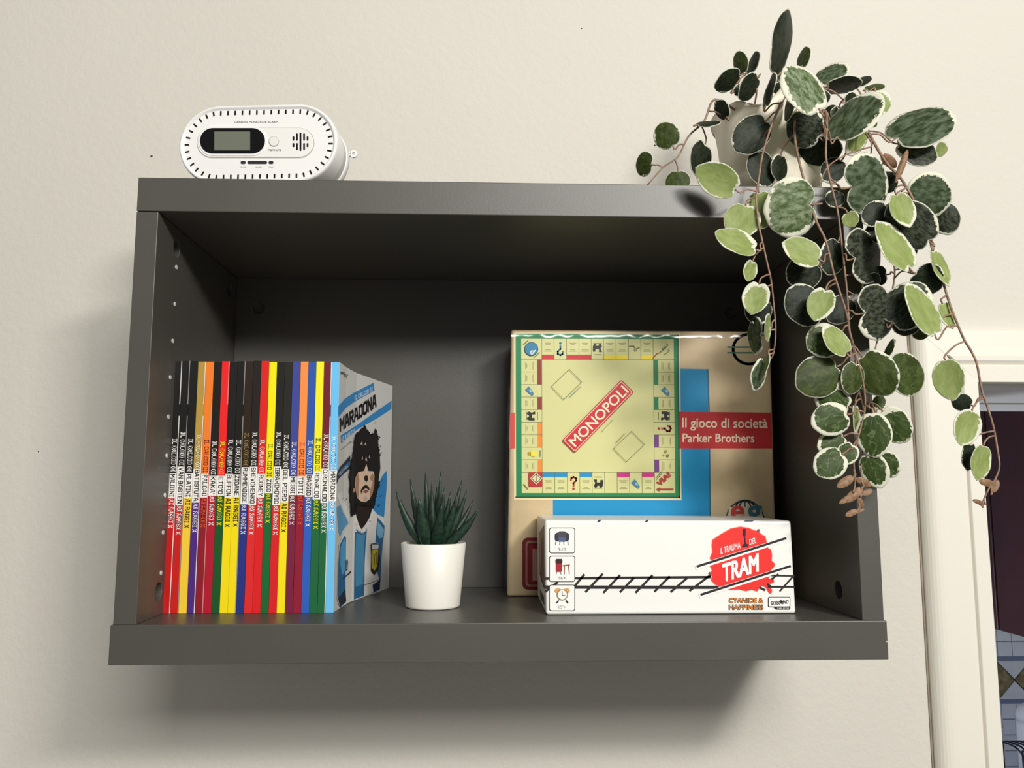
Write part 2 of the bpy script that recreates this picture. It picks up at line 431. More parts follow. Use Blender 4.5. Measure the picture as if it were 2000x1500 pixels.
hl = [on(345.5, 485.5, (ST, 0, 0), nx), on(448.5, 565, (ST, 0, 0), nx), on(309.5, 1156, (ST, 0, 0), nx)]
hr = [on(1637, 1152, (SW - ST, 0, 0), nx)]
pl = bored('side_panel', (0, ST, .0004, WY - .0005, SZ1, SZ2 - .0006), [(h, .0075, .012) for h in hl], 'x', 1)
pr = bored('side_panel', (SW - ST, SW, .0004, WY - .0005, SZ1, SZ2 - .0006), [(h, .0075, .012) for h in hr], 'x', -1)
for px, py in ((344, 522), (341, 594), (337, 666), (332, 737), (328.5, 814), (325, 890), (321.5, 967), (318, 1040), (314, 1119)):
    p = on(px, py, (ST, 0, 0), nx)
    bm = bmesh.new(); bmesh.ops.create_cone(bm, cap_ends=True, segments=10, radius1=.0019, radius2=.0019, depth=.0012, matrix=Matrix.Translation(p) @ Matrix.Rotation(R(90), 4, 'Y'))
    obj('pin_socket', bm, m_pin, pl)
hb = [U(505.5, 602, SD), U(1427, 611, SD)]
bk = bored('back_panel', (ST, SW - ST, SD, SD + .0045, SZ1, SZ2), [(h, .0060, .004) for h in hb], 'y', -1)
cp_ = on(1731.5, 1253, (0, -.0004, 0), (0, 1, 0)); bm = bmesh.new(); bmesh.ops.create_icosphere(bm, subdivisions=1, radius=.0006, matrix=Matrix.Translation(cp_)); obj('paint_chip', bm, m_pin, sh)
settle(sh)

# ================================================================== BOOKS
BY = 0.054
bz0 = SZ1 + .0002; bz1 = U(500, 706.5, BY).z
xl = U(316.5, 1197, BY).x; xr = U(651.5, 1197, BY).x
BK = (24, 22, 22); RED = (205, 26, 30); YEL = (250, 226, 20); WHI = (245, 242, 236)
BLK = (18, 17, 17)
books = [  # name on the spine, top, bottom, title colour, tail colour, strip of white paper at the right edge, look
 ('MALDINI', BK, (200, 26, 28), WHI, WHI, 1, 'black over red spine, leftmost in the row'),
 ('VAN BASTEN', BK, (206, 34, 30), WHI, WHI, 2, 'black over red spine, second from the left'),
 ('PLATINI', (22, 24, 24), (250, 208, 62), WHI, BLK, 0, 'black over golden yellow spine, third from the left'),
 ('BATISTUTA', (186, 150, 66), (80, 44, 130), (242, 234, 205), WHI, 1, 'gold over purple spine'),
 ('FALCAO', (245, 130, 44), (146, 28, 44), (190, 58, 22), (226, 92, 50), 3, 'orange over dark red spine beside the gold one'),
 ("KAKA'", (30, 24, 20), (180, 26, 50), WHI, WHI, 0, 'black over crimson spine, sixth from the left'),
 ("ETO'O", (240, 38, 40), (26, 88, 40), (250, 214, 40), (240, 226, 40), 3, 'red over green spine'),
 ('BUFFON', (26, 26, 26), YEL, WHI, BLK, 0, 'black over yellow spine beside the red and green one'),
 ('ZIDANE', (26, 24, 20), YEL, WHI, BLK, 2, 'black over yellow spine, ninth from the left'),
 ('RUMMENIGGE', (44, 32, 25), (40, 52, 132), (158, 128, 76), WHI, 0, 'dark brown over blue spine'),
 ('SHEVCHENKO', (34, 28, 26), (226, 44, 46), WHI, WHI, 0, 'black over bright red spine beside the all red one'),
 ('ROONEY', (222, 36, 34), (224, 34, 38), WHI, WHI, 0, 'spine all in red'),
 ('ZICO', (252, 236, 14), (22, 106, 52), (104, 134, 14), (236, 226, 40), 0, 'yellow over green spine beside the all red one'),
 ('IBRAHIMOVIC', (28, 28, 26), (220, 34, 40), WHI, WHI, 0, 'black over red spine, eighth from the right'),
 ('DEL PIERO', (36, 34, 26), (252, 230, 24), WHI, BLK, 0, 'black over yellow spine, seventh from the right'),
 ('MESSI', (62, 72, 152), (122, 32, 64), WHI, WHI, 0, 'blue over maroon spine'),
 ('TOTTI', (250, 146, 72), (146, 28, 52), (200, 62, 30), (232, 92, 52), 0, 'orange over maroon spine beside the blue ones'),
 ('BAGGIO', (46, 86, 168), (46, 96, 190), WHI, WHI, 0, 'spine all in royal blue'),
 ('RONALDO', (252, 240, 40), (30, 102, 60), (96, 136, 14), (226, 232, 40), 0, 'yellow over green spine, third from the right'),
 ('C.RONALDO', (112, 26, 44), (30, 102, 62), WHI, WHI, 1, 'maroon over green spine'),
 ('MARADONA', (112, 194, 244), (112, 194, 244), WHI, WHI, 0, ''),
]
m_page = mat('paper_pages', (226, 220, 205), 0.8)
m_back = {}
NB = len(books); bw = (xr - xl) / NB
bd = 0.160
def spine_px(x, z):                             # where a point of the spine plane stands in the photograph
    q = MROT.transposed() @ (Vector((x, BY, z)) - CAM)
    return (1000 + FPX * q.x / -q.z, 750 - FPX * q.y / -q.z)
for i, (nm, ct, cb, c1, c2, strip, look) in enumerate(books):
    x0 = xl + i * bw; x1 = x0 + bw * (.965 if i % 3 else .95); last = i == NB - 1
    lab = ('thin paperback with ' + look) if not last else 'thin light blue paperback at the right end, portrait cover flaring open'
    bt = bz1 + (random.uniform(-.0004, .0008))
    if last: bt = bz1
    root = thing('paperback_book', lab, 'book', ((x0 + x1) / 2, BY, bz0), 'football paperbacks in a row')
    # lay out the spine: title, white name panel, tail, centred at one height
    lt, ln, la = .0278, .0031 * len(nm) + .0012 - .0017 * (nm.count('I') * .55), .0240
    zc = U(480, 946, BY).z; tot = lt + ln + la + .0045
    z_p1 = zc + tot / 2 - lt - .0015; z_p0 = z_p1 - ln
    zs = (z_p1 + z_p0) / 2
    dy = random.uniform(0, .0006)
    bm = bmesh.new()
    for za, zb2, mi in ((bz0, zs, 1), (zs, bt, 0)):
        box(bm, x0, x1, BY, BY + .0006, za, zb2, mi)
        box(bm, x0, x0 + .0005, BY + .0006, BY + bd, za, zb2, mi)
        if not last: box(bm, x1 - .0005, x1, BY + .0006, BY + bd, za, zb2, mi)
    obj('cover', bm, [mat('cover_board', ct, .35, .4), mat('cover_board', cb, .35, .4)], root)
    obj('pages', boxes((x0 + .0006, x1 - .0006, BY + .0008, BY + bd - .004, bz0 + .001, bt - .0012)), m_page, root)
    pr_ = Print([((0, BY, 0), (0, 1, 0))])
    def S(xf, z): return spine_px(x0 + (x1 - x0) * xf, z)
    pr_.poly([S(0.0, z_p1), S(1, z_p1), S(1, z_p0), S(0.0, z_p0)], WHI)
    if strip:
        sc = {1: (240, 236, 230), 2: (150, 146, 142), 3: (230, 150, 140)}[strip]
        zz = U(480, 790, BY).z
        segs = [(bt, zz), (zz - .010, bz0)] if strip < 3 else [(zz, bz0)] if i == 4 else [(bt, zz)]
        for a_, b_ in segs: pr_.poly([S(.90, a_), S(1.0, a_), S(1.0, b_), S(.90, b_)], sc)
    def vtext(t, ztop, length, c, wid=.62, off=.20):
        polys, w = slab(t)
        o = S(off, ztop); e = S(off, ztop - length); s_ = S(off + wid, ztop)
        pr_.glyphs(polys, o, ((e[0] - o[0]) / w, (e[1] - o[1]) / w), (s_[0] - o[0], s_[1] - o[1]), c)
    vtext('IL CALCIO DI', z_p1 + .0010 + lt, lt, c1)
    vtext(nm, z_p1 - .0010, ln - .0019, BLK, .60, .20)
    vtext('AI RAGGI X', z_p0 - .0010, la, c2)
    pr_.build('spine_print', root)
    if last:
        # the front cover flares open towards the back panel
        top = [(663.4, 707), (677, 716), (697, 726), (767, 752)]
        ys = [BY, .0835, .118, SD - .0025]
        P = [U(px, 760, y) for (px, _), y in zip([(662.3, 0), (676, 0), (696, 0), (766.5, 0)], ys)]
        P[0].x = x1
        bm = bmesh.new(); rows = []
        def layer(off):
            r = []
            for k, p in enumerate(P):
                q = P[min(k + 1, 3)] - P[max(k - 1, 0)]; n = Vector((q.y, -q.x, 0)).normalized()
                zt = bt - .0004 * k
                r.append((bm.verts.new((p.x - n.x * off, p.y - n.y * off, bz0)), bm.verts.new((p.x - n.x * off, p.y - n.y * off, zt))))
            return r
        a, c = layer(0), layer(.0006)
        for k in range(3):
            f = bm.faces.new((a[k][0], a[k + 1][0], a[k + 1][1], a[k][1])); f.material_index = 0
            f = bm.faces.new((c[k][0], c[k + 1][0], c[k + 1][1], c[k][1])); f.material_index = 0
            bm.faces.new((a[k][1], a[k + 1][1], c[k + 1][1], c[k][1])); bm.faces.new((a[k][0], a[k + 1][0], c[k + 1][0], c[k][0]))
        bm.faces.new((a[0][0], a[0][1], c[0][1], c[0][0])); bm.faces.new((a[3][0], a[3][1], c[3][1], c[3][0]))
        fc = obj('front_cover', bm, mat('front_cover_card', (214, 213, 210), .35, .4), root)
        planes = []
        for k in range(3):
            q = P[k + 1] - P[k]; planes.append((P[k], (q.y, -q.x, 0)))
        def colpx(p, z):
            q = MROT.transposed() @ (Vector((p.x, p.y, z)) - CAM); return (1000 + FPX * q.x / -q.z, 750 - FPX * q.y / -q.z)
        cuts = [(colpx(P[k], bt), colpx(P[k], bz0)) for k in (1, 2)]
        pc = Print(planes, cuts)
        BL = (48, 136, 200); SK = (226, 196, 172); SKS = (176, 132, 104); HR = (22, 18, 18); HB = (40, 27, 24); SHB = (84, 160, 205); SHD = (44, 104, 148); SHW = (226, 224, 220)
        A = lambda pts: [(640 + x / 5.553, 690 + y / 5.553) for x, y in pts]     # measured on two enlargements
        B = lambda pts: [(640 + x / 5.357, 930 + y / 5.357) for x, y in pts]
        # blue paint splashes behind the figure
        pc.poly(A([(640, 1270), (585, 1340), (560, 1400), (535, 1450), (520, 1520)]) + B([(500, 150), (490, 260), (470, 340), (520, 400), (590, 430), (600, 330), (622, 60)]), BL)
        pc.poly(B([(95, 330), (130, 300), (160, 380), (200, 440), (215, 490), (150, 580), (128, 640), (108, 560)]), (96, 160, 205))
        pc.poly(B([(95, 210), (135, 160), (170, 250), (240, 420), (210, 470), (150, 330)]), (228, 228, 228))
        # ribbons and titles
        pc.poly(A([(118, 570), (190, 490), (280, 430), (500, 318), (508, 405), (300, 520), (200, 590), (118, 690)]), BL)
        pc.poly(A([(142, 890), (300, 790), (540, 620), (695, 512), (692, 604), (545, 700), (330, 820), (145, 975)]), BL)
        pc.text('IL CALCIO DI', A([(292, 512)])[0], 40, 8, (222, 232, 240), 27, font='slab', shear=.5)
        pc.text('MARADONA', A([(140, 845)])[0], 86, 20.5, HR, 34.5, font='slab', shear=.66, th=1.75)
        pc.text('AI RAGGI X', A([(150, 962)])[0], 32, 7.5, (222, 232, 240), 34, font='slab', shear=.6)
        pc.text('IL GIOCATORE', A([(150, 1050)])[0], 26, 3.2, (110, 108, 108), 38)
        pc.text('SPORT', A([(140, 222)])[0], 8, 5, (60, 60, 62), -12, .02); pc.text('TEC', A([(172, 252)])[0], 8, 6, (90, 92, 94), -14, .02)
        pc.poly(A([(100, 1310), (130, 1240), (190, 1170), (245, 1105), (250, 1240), (170, 1310), (120, 1360), (98, 1420)]), (30, 44, 66))
        pc.poly(A([(118, 1300), (150, 1250), (200, 1205), (240, 1165), (244, 1215), (190, 1260), (130, 1330)]), (70, 108, 150))
        pc.text('COME SI VEDE', A([(128, 1330)])[0], 25, 4, (225, 228, 232), 46)
        # shirt
        pc.poly(B([(100, 1290), (108, 900), (118, 720), (160, 610), (215, 500), (250, 430), (285, 405), (470, 345), (520, 400), (590, 450), (592, 560), (575, 700), (560, 900), (550, 1160), (460, 1225), (300, 1290), (200, 1330), (130, 1370)]), SHW)
        pc.poly(B([(112, 900), (125, 720), (175, 625), (192, 640), (190, 900), (186, 1100), (190, 1320), (130, 1372), (104, 1250)]), SHD)
        pc.poly(B([(135, 740), (175, 650), (188, 700), (186, 980), (150, 1040), (128, 900)]), SHB)
        pc.poly(B([(285, 585), (410, 575), (398, 700), (388, 900), (380, 1250), (274, 1292), (278, 900)]), SHD)
        pc.poly(B([(300, 600), (395, 592), (385, 700), (372, 1130), (292, 1160), (290, 800)]), (76, 144, 184))
        pc.poly(B([(520, 430), (560, 470), (596, 520), (592, 600), (575, 720), (560, 900), (552, 1120), (520, 1010), (548, 860), (530, 700), (500, 690), (512, 520)]), SHD)
        pc.poly(B([(525, 470), (590, 560), (580, 640), (540, 650), (515, 600)]), (120, 178, 212))
        pc.poly(B([(470, 1140), (550, 1080), (548, 1180), (480, 1215)]), (24, 42, 78)); pc.poly(B([(110, 1280), (185, 1180), (195, 1310), (130, 1365)]), (30, 46, 58))
        pc.line(B([(380, 1140), (470, 1110), (540, 1080)]), 1.2, (120, 110, 110))
        # neck and collar
        pc.poly(B([(288, 250), (300, 420), (330, 510), (355, 555), (400, 500), (440, 430), (470, 330), (470, 200)]), HB)
        pc.line(B([(284, 420), (305, 500), (340, 575), (370, 590), (405, 545), (440, 470), (470, 380)]), 3.6, (236, 234, 232)); pc.line(B([(300, 560), (345, 606), (385, 600), (410, 560)]), 1.5, SHD)
        # hair, face
        hair = A([(400, 790), (350, 850), (310, 880), (290, 960), (280, 1080), (262, 1150), (248, 1280), (238, 1330), (250, 1400), (240, 1500)]) + B([(236, 130), (238, 250), (245, 330), (250, 408), (282, 400), (300, 300)]) + \
            B([(480, 330), (500, 230), (520, 140), (540, 60)]) + A([(548, 1420), (560, 1330), (572, 1240), (566, 1120), (545, 1000), (545, 900), (520, 830), (505, 870), (470, 880), (440, 850)])
        pc.poly(hair, HR)
        rc = random.Random(5)
        for (ax, ay), (bx_, by_) in zip(hair, hair[1:] + hair[:1]):
            m_ = max(1, int(math.hypot(bx_ - ax, by_ - ay) / 2.6))
            if 20 <= hair.index((ax, ay)) <= 22: continue
            for k_ in range(m_):
                pc.disc(ax + (bx_ - ax) * k_ / m_ + rc.uniform(-.6, .6), ay + (by_ - ay) * k_ / m_ + rc.uniform(-1, 1), rc.uniform(1.0, 2.0), HR, rc.uniform(1.4, 2.8), 8, False)
        face = A([(420, 1200), (395, 1270), (330, 1290), (300, 1350), (296, 1420), (300, 1500)]) + B([(292, 90), (296, 160), (312, 230), (345, 262), (395, 272), (440, 240), (468, 180), (485, 100)]) + A([(505, 1430), (508, 1330), (495, 1275), (440, 1270)])
        pc.poly(face, SK)
        pc.poly(A([(300, 1350), (330, 1290), (345, 1380), (330, 1500)]) + B([(330, 120), (320, 240), (300, 170), (292, 90)]), SKS)
        pc.poly(A([(505, 1430), (508, 1330), (480, 1300), (455, 1360)]) + B([(470, 60), (440, 160), (440, 240), (470, 180)]), SKS)
        pc.poly(A([(330, 1288), (360, 1220), (420, 1195), (395, 1275)]), HR); pc.poly(A([(425, 1195), (480, 1240), (500, 1280), (440, 1275)]), HR)   # brows and eyes in shade
        pc.poly(A([(395, 1340), (412, 1322), (436, 1330), (440, 1370), (420, 1400), (398, 1372)]), HB)                                            # nose shadow
        pc.poly(B([(345, 150), (372, 105), (402, 88), (432, 112), (440, 150), (400, 125), (365, 150), (352, 190)]), HB); pc.poly(B([(365, 165), (400, 140), (430, 160), (400, 178)]), (140, 84, 76))
        pc.poly(B([(372, 232), (400, 205), (418, 240), (395, 260)]), (200, 176, 160)); pc.poly(B([(262, 140), (285, 120), (288, 160), (270, 175)]), (196, 140, 112))
        for q in ([(355, 985), (375, 950), (380, 1000)], [(398, 990), (412, 965), (420, 1000)], [(368, 1150), (378, 1110), (382, 1150)], [(445, 1130), (455, 1100), (462, 1150)], [(405, 1160), (418, 1120), (430, 1170)]):
            pc.poly(A(q), (206, 176, 160))
        for x, y, r in ((520, 745, .7), (565, 910, 1.1), (575, 1005, .9), (560, 1045, 1.4), (585, 1080, .9), (600, 1365, .8), (235, 1300, 1)): pc.disc(*A([(x, y)])[0], r, (40, 46, 54), r * 1.4)
        for x, y, r in ((165, 228, 1), (195, 240, .9), (540, 300, 1.3), (545, 100, 1.2), (560, 200, .9)): pc.disc(*B([(x, y)])[0], r, (34, 52, 78), r * 1.4)
        # shirt badges
        pc.poly(B([(195, 985), (197, 880), (206, 862), (215, 900), (214, 980)]), (70, 96, 110)); pc.poly(B([(198, 970), (204, 890), (212, 968)]), SHW); pc.poly(B([(190, 1040), (245, 985), (243, 1010), (160, 1075), (165, 1060)]), (30, 44, 56))
        pc.poly(B([(452, 708), (500, 700), (545, 712), (535, 780), (550, 860), (530, 980), (492, 1030), (455, 985), (460, 830)]), (26, 34, 42)); pc.poly(B([(462, 715), (535, 715), (530, 765), (466, 765)]), (214, 218, 220))
        pc.poly(B([(468, 770), (528, 770), (524, 900), (510, 960), (490, 990), (466, 960), (466, 850)]), (206, 188, 40)); pc.line(B([(488, 930), (492, 820), (510, 800), (512, 920)]), 1.1, (90, 92, 50))
        pc.build('cover_print', fc)
    settle(root)

# ================================================================== BOARD GAME BOX (tan, standing at the back)
MY = 0.147
TAN = (222, 196, 152)
q = [U(998, 644, MY), U(1505, 647, MY), U(1519, 1163, MY), U(990, 1166, MY)]
q[2].z = q[3].z = SZ1 + .0003
m_tan = mat('worn_tan_card', (216, 192, 150), .42, .4, vary=.12, vscale=14, coat=.15)
g1 = thing('board_game_box', 'tan board game box with square game board picture standing against the shelf back', 'game box', ((q[2].x + q[3].x) / 2, MY + .03, SZ1))
bm = bmesh.new(); e = .0022
hexa(bm, q, [p + Vector((e if k in (0, 3) else -e, .045, -.001 if k < 2 else 0)) for k, p in enumerate(q)])
lid = obj('lid', bm, m_tan, g1, bevel=.0025, seg=3)
bm = bmesh.new()
hexa(bm, [p + Vector((.004 if k in (0, 3) else -.004, .046, -.003 if k < 2 else 0)) for k, p in enumerate(q)], [p + Vector((.004 if k in (0, 3) else -.004, .066, -.003 if k < 2 else 0)) for k, p in enumerate(q)])
obj('tray', bm, mat('box_tray_card', (70, 52, 38), .6), g1, bevel=.001)
# crinkled shrink wrap along the top edge and the left side
m_film, nt, b = new_mat('shrink_film')
tr = nt.nodes.new('ShaderNodeBsdfTransparent'); gl = nt.nodes.new('ShaderNodeBsdfGlossy'); gl.inputs['Roughness'].default_value = .2
mx = nt.nodes.new('ShaderNodeMixShader'); mx.inputs[0].default_value = .09
nt.links.new(tr.outputs[0], mx.inputs[1]); nt.links.new(gl.outputs[0], mx.inputs[2]); nt.links.new(mx.outputs[0], nt.nodes['Material Output'].inputs[0])
bm = bmesh.new(); rows = []
N = 90
for j in range(4):
    row = []
    for k in range(N + 1):
        t = k / N; p = q[0].lerp(q[1], t)
        cr = .0005 * math.sin(t * 37 + j) + .0006 * math.sin(t * 83 + 2 * j) * math.sin(t * 9)
        off = [Vector((0, -.0012 + cr, -.008)), Vector((0, -.0016 + cr, .0002)), Vector((0, .002, .0016 + cr)), Vector((0, .044, .0012))][j]
        row.append(bm.verts.new(p + off))
    rows.append(row)
for j in range(3):
    for k in range(N): bm.faces.new((rows[j][k], rows[j][k + 1], rows[j + 1][k + 1], rows[j + 1][k])).smooth = True
obj('shrink_wrap', bm, m_film, g1)
bm = bmesh.new(); rows = []
for j in range(3):
    row = []
    for k in range(41):
        t = k / 40; p = q[0].lerp(q[3], t); cr = .0005 * math.sin(t * 50 + j)
        row.append(bm.verts.new(p + [Vector((.004, -.0012 + cr, 0)), Vector((-.0012 + cr, .0, 0)), Vector((-.0022 + cr, .06, 0))][j]))
    rows.append(row)
for j in range(2):
    for k in range(40): bm.faces.new((rows[j][k], rows[j][k + 1], rows[j + 1][k + 1], rows[j + 1][k])).smooth = True
obj('shrink_wrap', bm, m_film, g1)

def face_plane(a, b_, c): return (a, (b_ - a).cross(c - a))
PM = [((0, MY, 0), (0, 1, 0))]
p = Print(PM)
BLU = (0, 142, 196)
p.poly([(1329, 720), (1382, 721), (1388, 1100), (1080, 1100), (1080, 976), (1330, 974)], BLU)
p.line([(1382.5, 722), (1385, 804)], 2.4, (40, 92, 112)); p.line([(1386, 877), (1388, 1100)], 2.4, (40, 92, 112))
p.poly([(1326, 804), (1506, 806), (1509, 876), (1327, 876)], (196, 36, 40))
p.poly([(996, 806), (1006, 806), (1006, 876), (994, 876)], (214, 80, 66))
p.text('Il gioco di società', (1331, 834.5), 168, 19.5, (246, 226, 196), -.4, .018)
p.text('Parker Brothers', (1332, 863), 141, 17, (246, 226, 196), -.2, .018)
p.build('banner_print', g1)
# the euro sign
p = Print(PM); EG = (30, 104, 76)
p.arc(1463, 682, 31, 40, 318, 5.5, EG, 29, 30); p.line([(1422, 678), (1480, 678)], 3, EG); p.line([(1422, 689), (1478, 689)], 3, EG)
p.build('currency_sign', g1)
# publisher's globe
p = Print(PM)
p.poly([(1415, 1030)] + [(1455 + 40 * math.cos(R(a)), 1030 - 52 * math.sin(R(a))) for a in range(180, -1, -12)], (214, 200, 172))
for rx in (40, 30, 18): p.arc(1455, 1030, rx, 0, 180, 2.6, (44, 60, 72), 53)
p.line([(1455, 977), (1455, 992)], 2.2, (44, 60, 72)); p.arc(1455, 1010, 37, 25, 155, 2, (44, 60, 72), 30)
p.rect(1423, 990, 1488, 1040, (214, 200, 172))
p.text('e', (1426, 1015), 27, 42, (196, 60, 56), 0, .03); p.text('g', (1460, 1015), 27, 42, (60, 112, 128), 0, .03)
p.build('globe_emblem', g1)
# the red lozenge at the bottom left
p = Print(PM)
p.poly(rrect(1020, 1050, 1440, 1152, 11), (120, 22, 28)); p.poly(rrect(1026.5, 1056, 1434, 1146, 8), (168, 120, 104)); p.poly(rrect(1030, 1060, 1430, 1142, 6), (116, 20, 26)); p.poly(rrect(1034, 1064, 1426, 1138, 4), (150, 24, 30))
p.text('MONOPOLI', (1037, 1132), 380, 62, (200, 160, 140), 0, .03)
p.build('title_plate', g1)
# the game board picture
p = Print(PM)
p.layer = 3
p.poly([(1003, 648), (1328, 650), (1331, 977), (1004, 976)], (236, 216, 172))
p.poly([(1007, 652), (1325, 654), (1328, 973), (1008, 972.5)], (24, 132, 78))
p.line([(1008, 971), (1327, 971.5), (1324, 655)], 3, (10, 82, 48))
CRM = (214, 212, 148); LN = (96, 104, 66)
c00, c10, c11, c01 = (1018, 661.5), (1315.7, 662.2), (1319, 963), (1019, 963)
def Bd(u, v):
    a = (c00[0] + (c10[0] - c00[0]) * u, c00[1] + (c10[1] - c00[1]) * u); c = (c01[0] + (c11[0] - c01[0]) * u, c01[1] + (c11[1] - c01[1]) * u)
    return (a[0] + (c[0] - a[0]) * v, a[1] + (c[1] - a[1]) * v)
def br(u0, v0, u1, v1, c, up=True): p.poly([Bd(u0, v0), Bd(u1, v0), Bd(u1, v1), Bd(u0, v1)], c, up)
br(0, 0, 1, 1, CRM)
K = .1345; s9 = (1 - 2 * K) / 9; BR = .031
cc = {'m': (140, 52, 36), 'r': (206, 36, 44), 'y': (244, 220, 40), 'g': (26, 128, 78), 'o': (244, 140, 50), 'b': (20, 142, 196), 'k': (204, 40, 128), 'v': (112, 60, 130)}
rows_ = {'top': 'r.rr.yy.y', 'left': 'mm.m.oo.o', 'right': 'gg.g..v.v', 'bottom': 'bb.b..k.k'}
p.layer += 1
for side, st in rows_.items():
    for k, ch in enumerate(st):
        a0, a1 = K + k * s9, K + (k + 1) * s9
        if ch == '.': continue
        cq = {'top': (a0, K - BR, a1, K), 'bottom': (a0, 1 - K, a1, 1 - K + BR), 'left': (K - BR, a0, K, a1), 'right': (1 - K, a0, 1 - K + BR, a1)}[side]
        br(*cq, cc[ch], False)
p.layer += 1
for k in range(10):
    a = K + k * s9
    for pts in ((Bd(a, 0), Bd(a, K)), (Bd(a, 1 - K), Bd(a, 1)), (Bd(0, a), Bd(K, a)), (Bd(1 - K, a), Bd(1, a))): p.line(pts, .9, LN, False)
for pts in ((Bd(K, K), Bd(1 - K, K), Bd(1 - K, 1 - K), Bd(K, 1 - K), Bd(K, K)),): p.line(pts, .7, LN, False)
# the small print in the fields: two short rows of type
rn = random.Random(3)
for side, st in rows_.items():
    for k, ch in enumerate(st):
        if ch == '.': continue
        mid = K + (k + .5) * s9
        for w_, d in ((.045, .028), (.03, .036), (.04, .072), (.05, .080)):
            w_ *= rn.uniform(.75, 1.1)
            if side == 'top': pts = (Bd(mid - w_ / 2, d), Bd(mid + w_ / 2, d))
            elif side == 'bottom': pts = (Bd(mid - w_ / 2, 1 - d), Bd(mid + w_ / 2, 1 - d))
            elif side == 'left': pts = (Bd(d, mid - w_ / 2), Bd(d, mid + w_ / 2))
            else: pts = (Bd(1 - d, mid - w_ / 2), Bd(1 - d, mid + w_ / 2))
            p.line(pts, 1.1, (142, 140, 92), False)
def qmark(u, v, c, flip=False, ang=0):
    x, y = Bd(u, v); s = -1 if flip else 1; a = R(ang)
    f = lambda X, Y: (x + s * (X * math.cos(a) - Y * math.sin(a)), y + s * (X * math.sin(a) + Y * math.cos(a)))
    p.line([f(-5, -6), (f(-4, -10)), f(0, -12), f(5, -9.5), f(5, -5), f(0, 0), f(0, 5)], 3.6, c); p.disc(*f(0, 11), 2.6, c)
qmark(K + 1.5 * s9, .066, (40, 112, 136), True); qmark(K + 2.5 * s9, .936, (180, 40, 44)); qmark(.935, K + 5.5 * s9, (168, 48, 44), False, 90)
def loco(u, v, ang=0):
    x, y = Bd(u, v); a = R(ang)
    f = lambda X, Y: (x + X * math.cos(a) - Y * math.sin(a), y + X * math.sin(a) + Y * math.cos(a))
    BKK = (24, 26, 22)
    for pl_ in ([(-9, -7), (-3, -7), (-3, -1), (4, -1), (4, -6), (9, -6), (9, 5), (-9, 5), (-6, 0)], ): p.poly([f(*t) for t in pl_], BKK)
    p.disc(*f(-5, 6), 3, BKK); p.disc(*f(5, 6), 3, BKK)
    p.line([f(-8, 10), f(8, 10)], 1, (110, 110, 74)); p.line([f(-7, -12), f(7, -12)], 1, (110, 110, 74))
loco(K + 4.5 * s9, .062, 180); loco(.066, K + 4.5 * s9, 90); loco(.936, K + 4.5 * s9, 270); loco(K + 4.5 * s9, .935)
def chest(u, v):
    x, y = Bd(u, v)
    p.poly([(x - 9, y - 2), (x - 2, y - 9), (x + 3, y - 3), (x + 8, y + 6), (x + 5, y + 10), (x - 4, y + 3)], (70, 126, 160)); p.poly([(x - 2, y - 1), (x + 2, y - 3), (x + 5, y + 3), (x + 1, y + 3)], (160, 190, 196))
chest(.055, K + 2.5 * s9); chest(.945, K + 2.5 * s9); chest(K + 7.5 * s9, .94)
x, y = Bd(.068, K + 7.5 * s9); p.disc(x + 3, y, 6.5, (238, 224, 60)); p.rect(x - 8, y - 3, x - 2, y + 3, (170, 150, 40)); p.line([(x + 16, y - 6), (x + 16, y + 6)], 1.2, (110, 110, 74))
x, y = Bd(K + 7.5 * s9, .062); p.line([(x - 10, y - 5), (x - 2, y - 5), (x + 2, y), (x + 10, y - 2)], 1.3, (110, 112, 80)); p.disc(x + 2, y + 2, 3, (150, 150, 108))
x, y = Bd(.94, K + 7.5 * s9); p.disc(x, y - 4, 3, (150, 146, 80)); p.disc(x + 4, y + 4, 3, (120, 124, 70)); p.disc(x - 4, y + 3, 2, (170, 160, 90))
# the four corners
x, y = Bd(.066, .066); p.disc(x, y, 13.5, (30, 70, 96), n=28); p.disc(x, y, 12.2, (50, 128, 168), n=28)
p.text('d', (x - 4, y + 7), 7, 12, (214, 224, 214), -40, .03); p.line([(x - 15, y - 9), (x - 6, y - 17)], 1.3, (80, 84, 60)); p.line([(x + 6, y + 16), (x + 16, y + 7)], 1.3, (80, 84, 60))
x, y = Bd(.935, .07)
for dx, dy in ((-6, 4), (3, -5), (6, 6), (-1, 0)): p.line([(x + dx - 5, y + dy + 3), (x + dx, y + dy), (x + dx + 5, y + dy - 4), (x + dx + 3, y + dy - 8)], 1.1, (96, 104, 76))
p.line([(x - 20, y + 15), (x - 13, y + 7)], 2, (150, 60, 50))
br(.046, 1 - K, K, 1 - K + .092, (192, 34, 42)); x, y = Bd(.095, 1 - K + .04); p.poly([(x, y - 12), (x + 12, y), (x, y + 12), (x - 12, y)], (222, 214, 170)); p.line([(x, y - 9), (x + 9, y), (x, y + 9), (x - 9, y), (x, y - 9)], 1.2, (60, 50, 40)); p.line([(x, y - 9), (x, y + 9)], 1, (60, 50, 40))
x, y = Bd(.02, .96); p.line([(x - 2, y - 5), (x + 6, y + 4)], 1.4, (60, 60, 50))
x, y = Bd(.885, .985); p.text('VIA!', (x + 5, y - 9), 30, 11, (182, 40, 44), 44, .04); p.line([(x + 2, y - 3), (x + 30, y - 3)], 2.4, (170, 40, 44)); p.poly([(x - 3, y - 3), (x + 5, y - 7), (x + 5, y + 1)], (170, 40, 44))
for dd in (0, 4): p.line([(x - 2, y - 22 - dd), (x + 8, y - 34 - dd)], 1, (70, 70, 56))
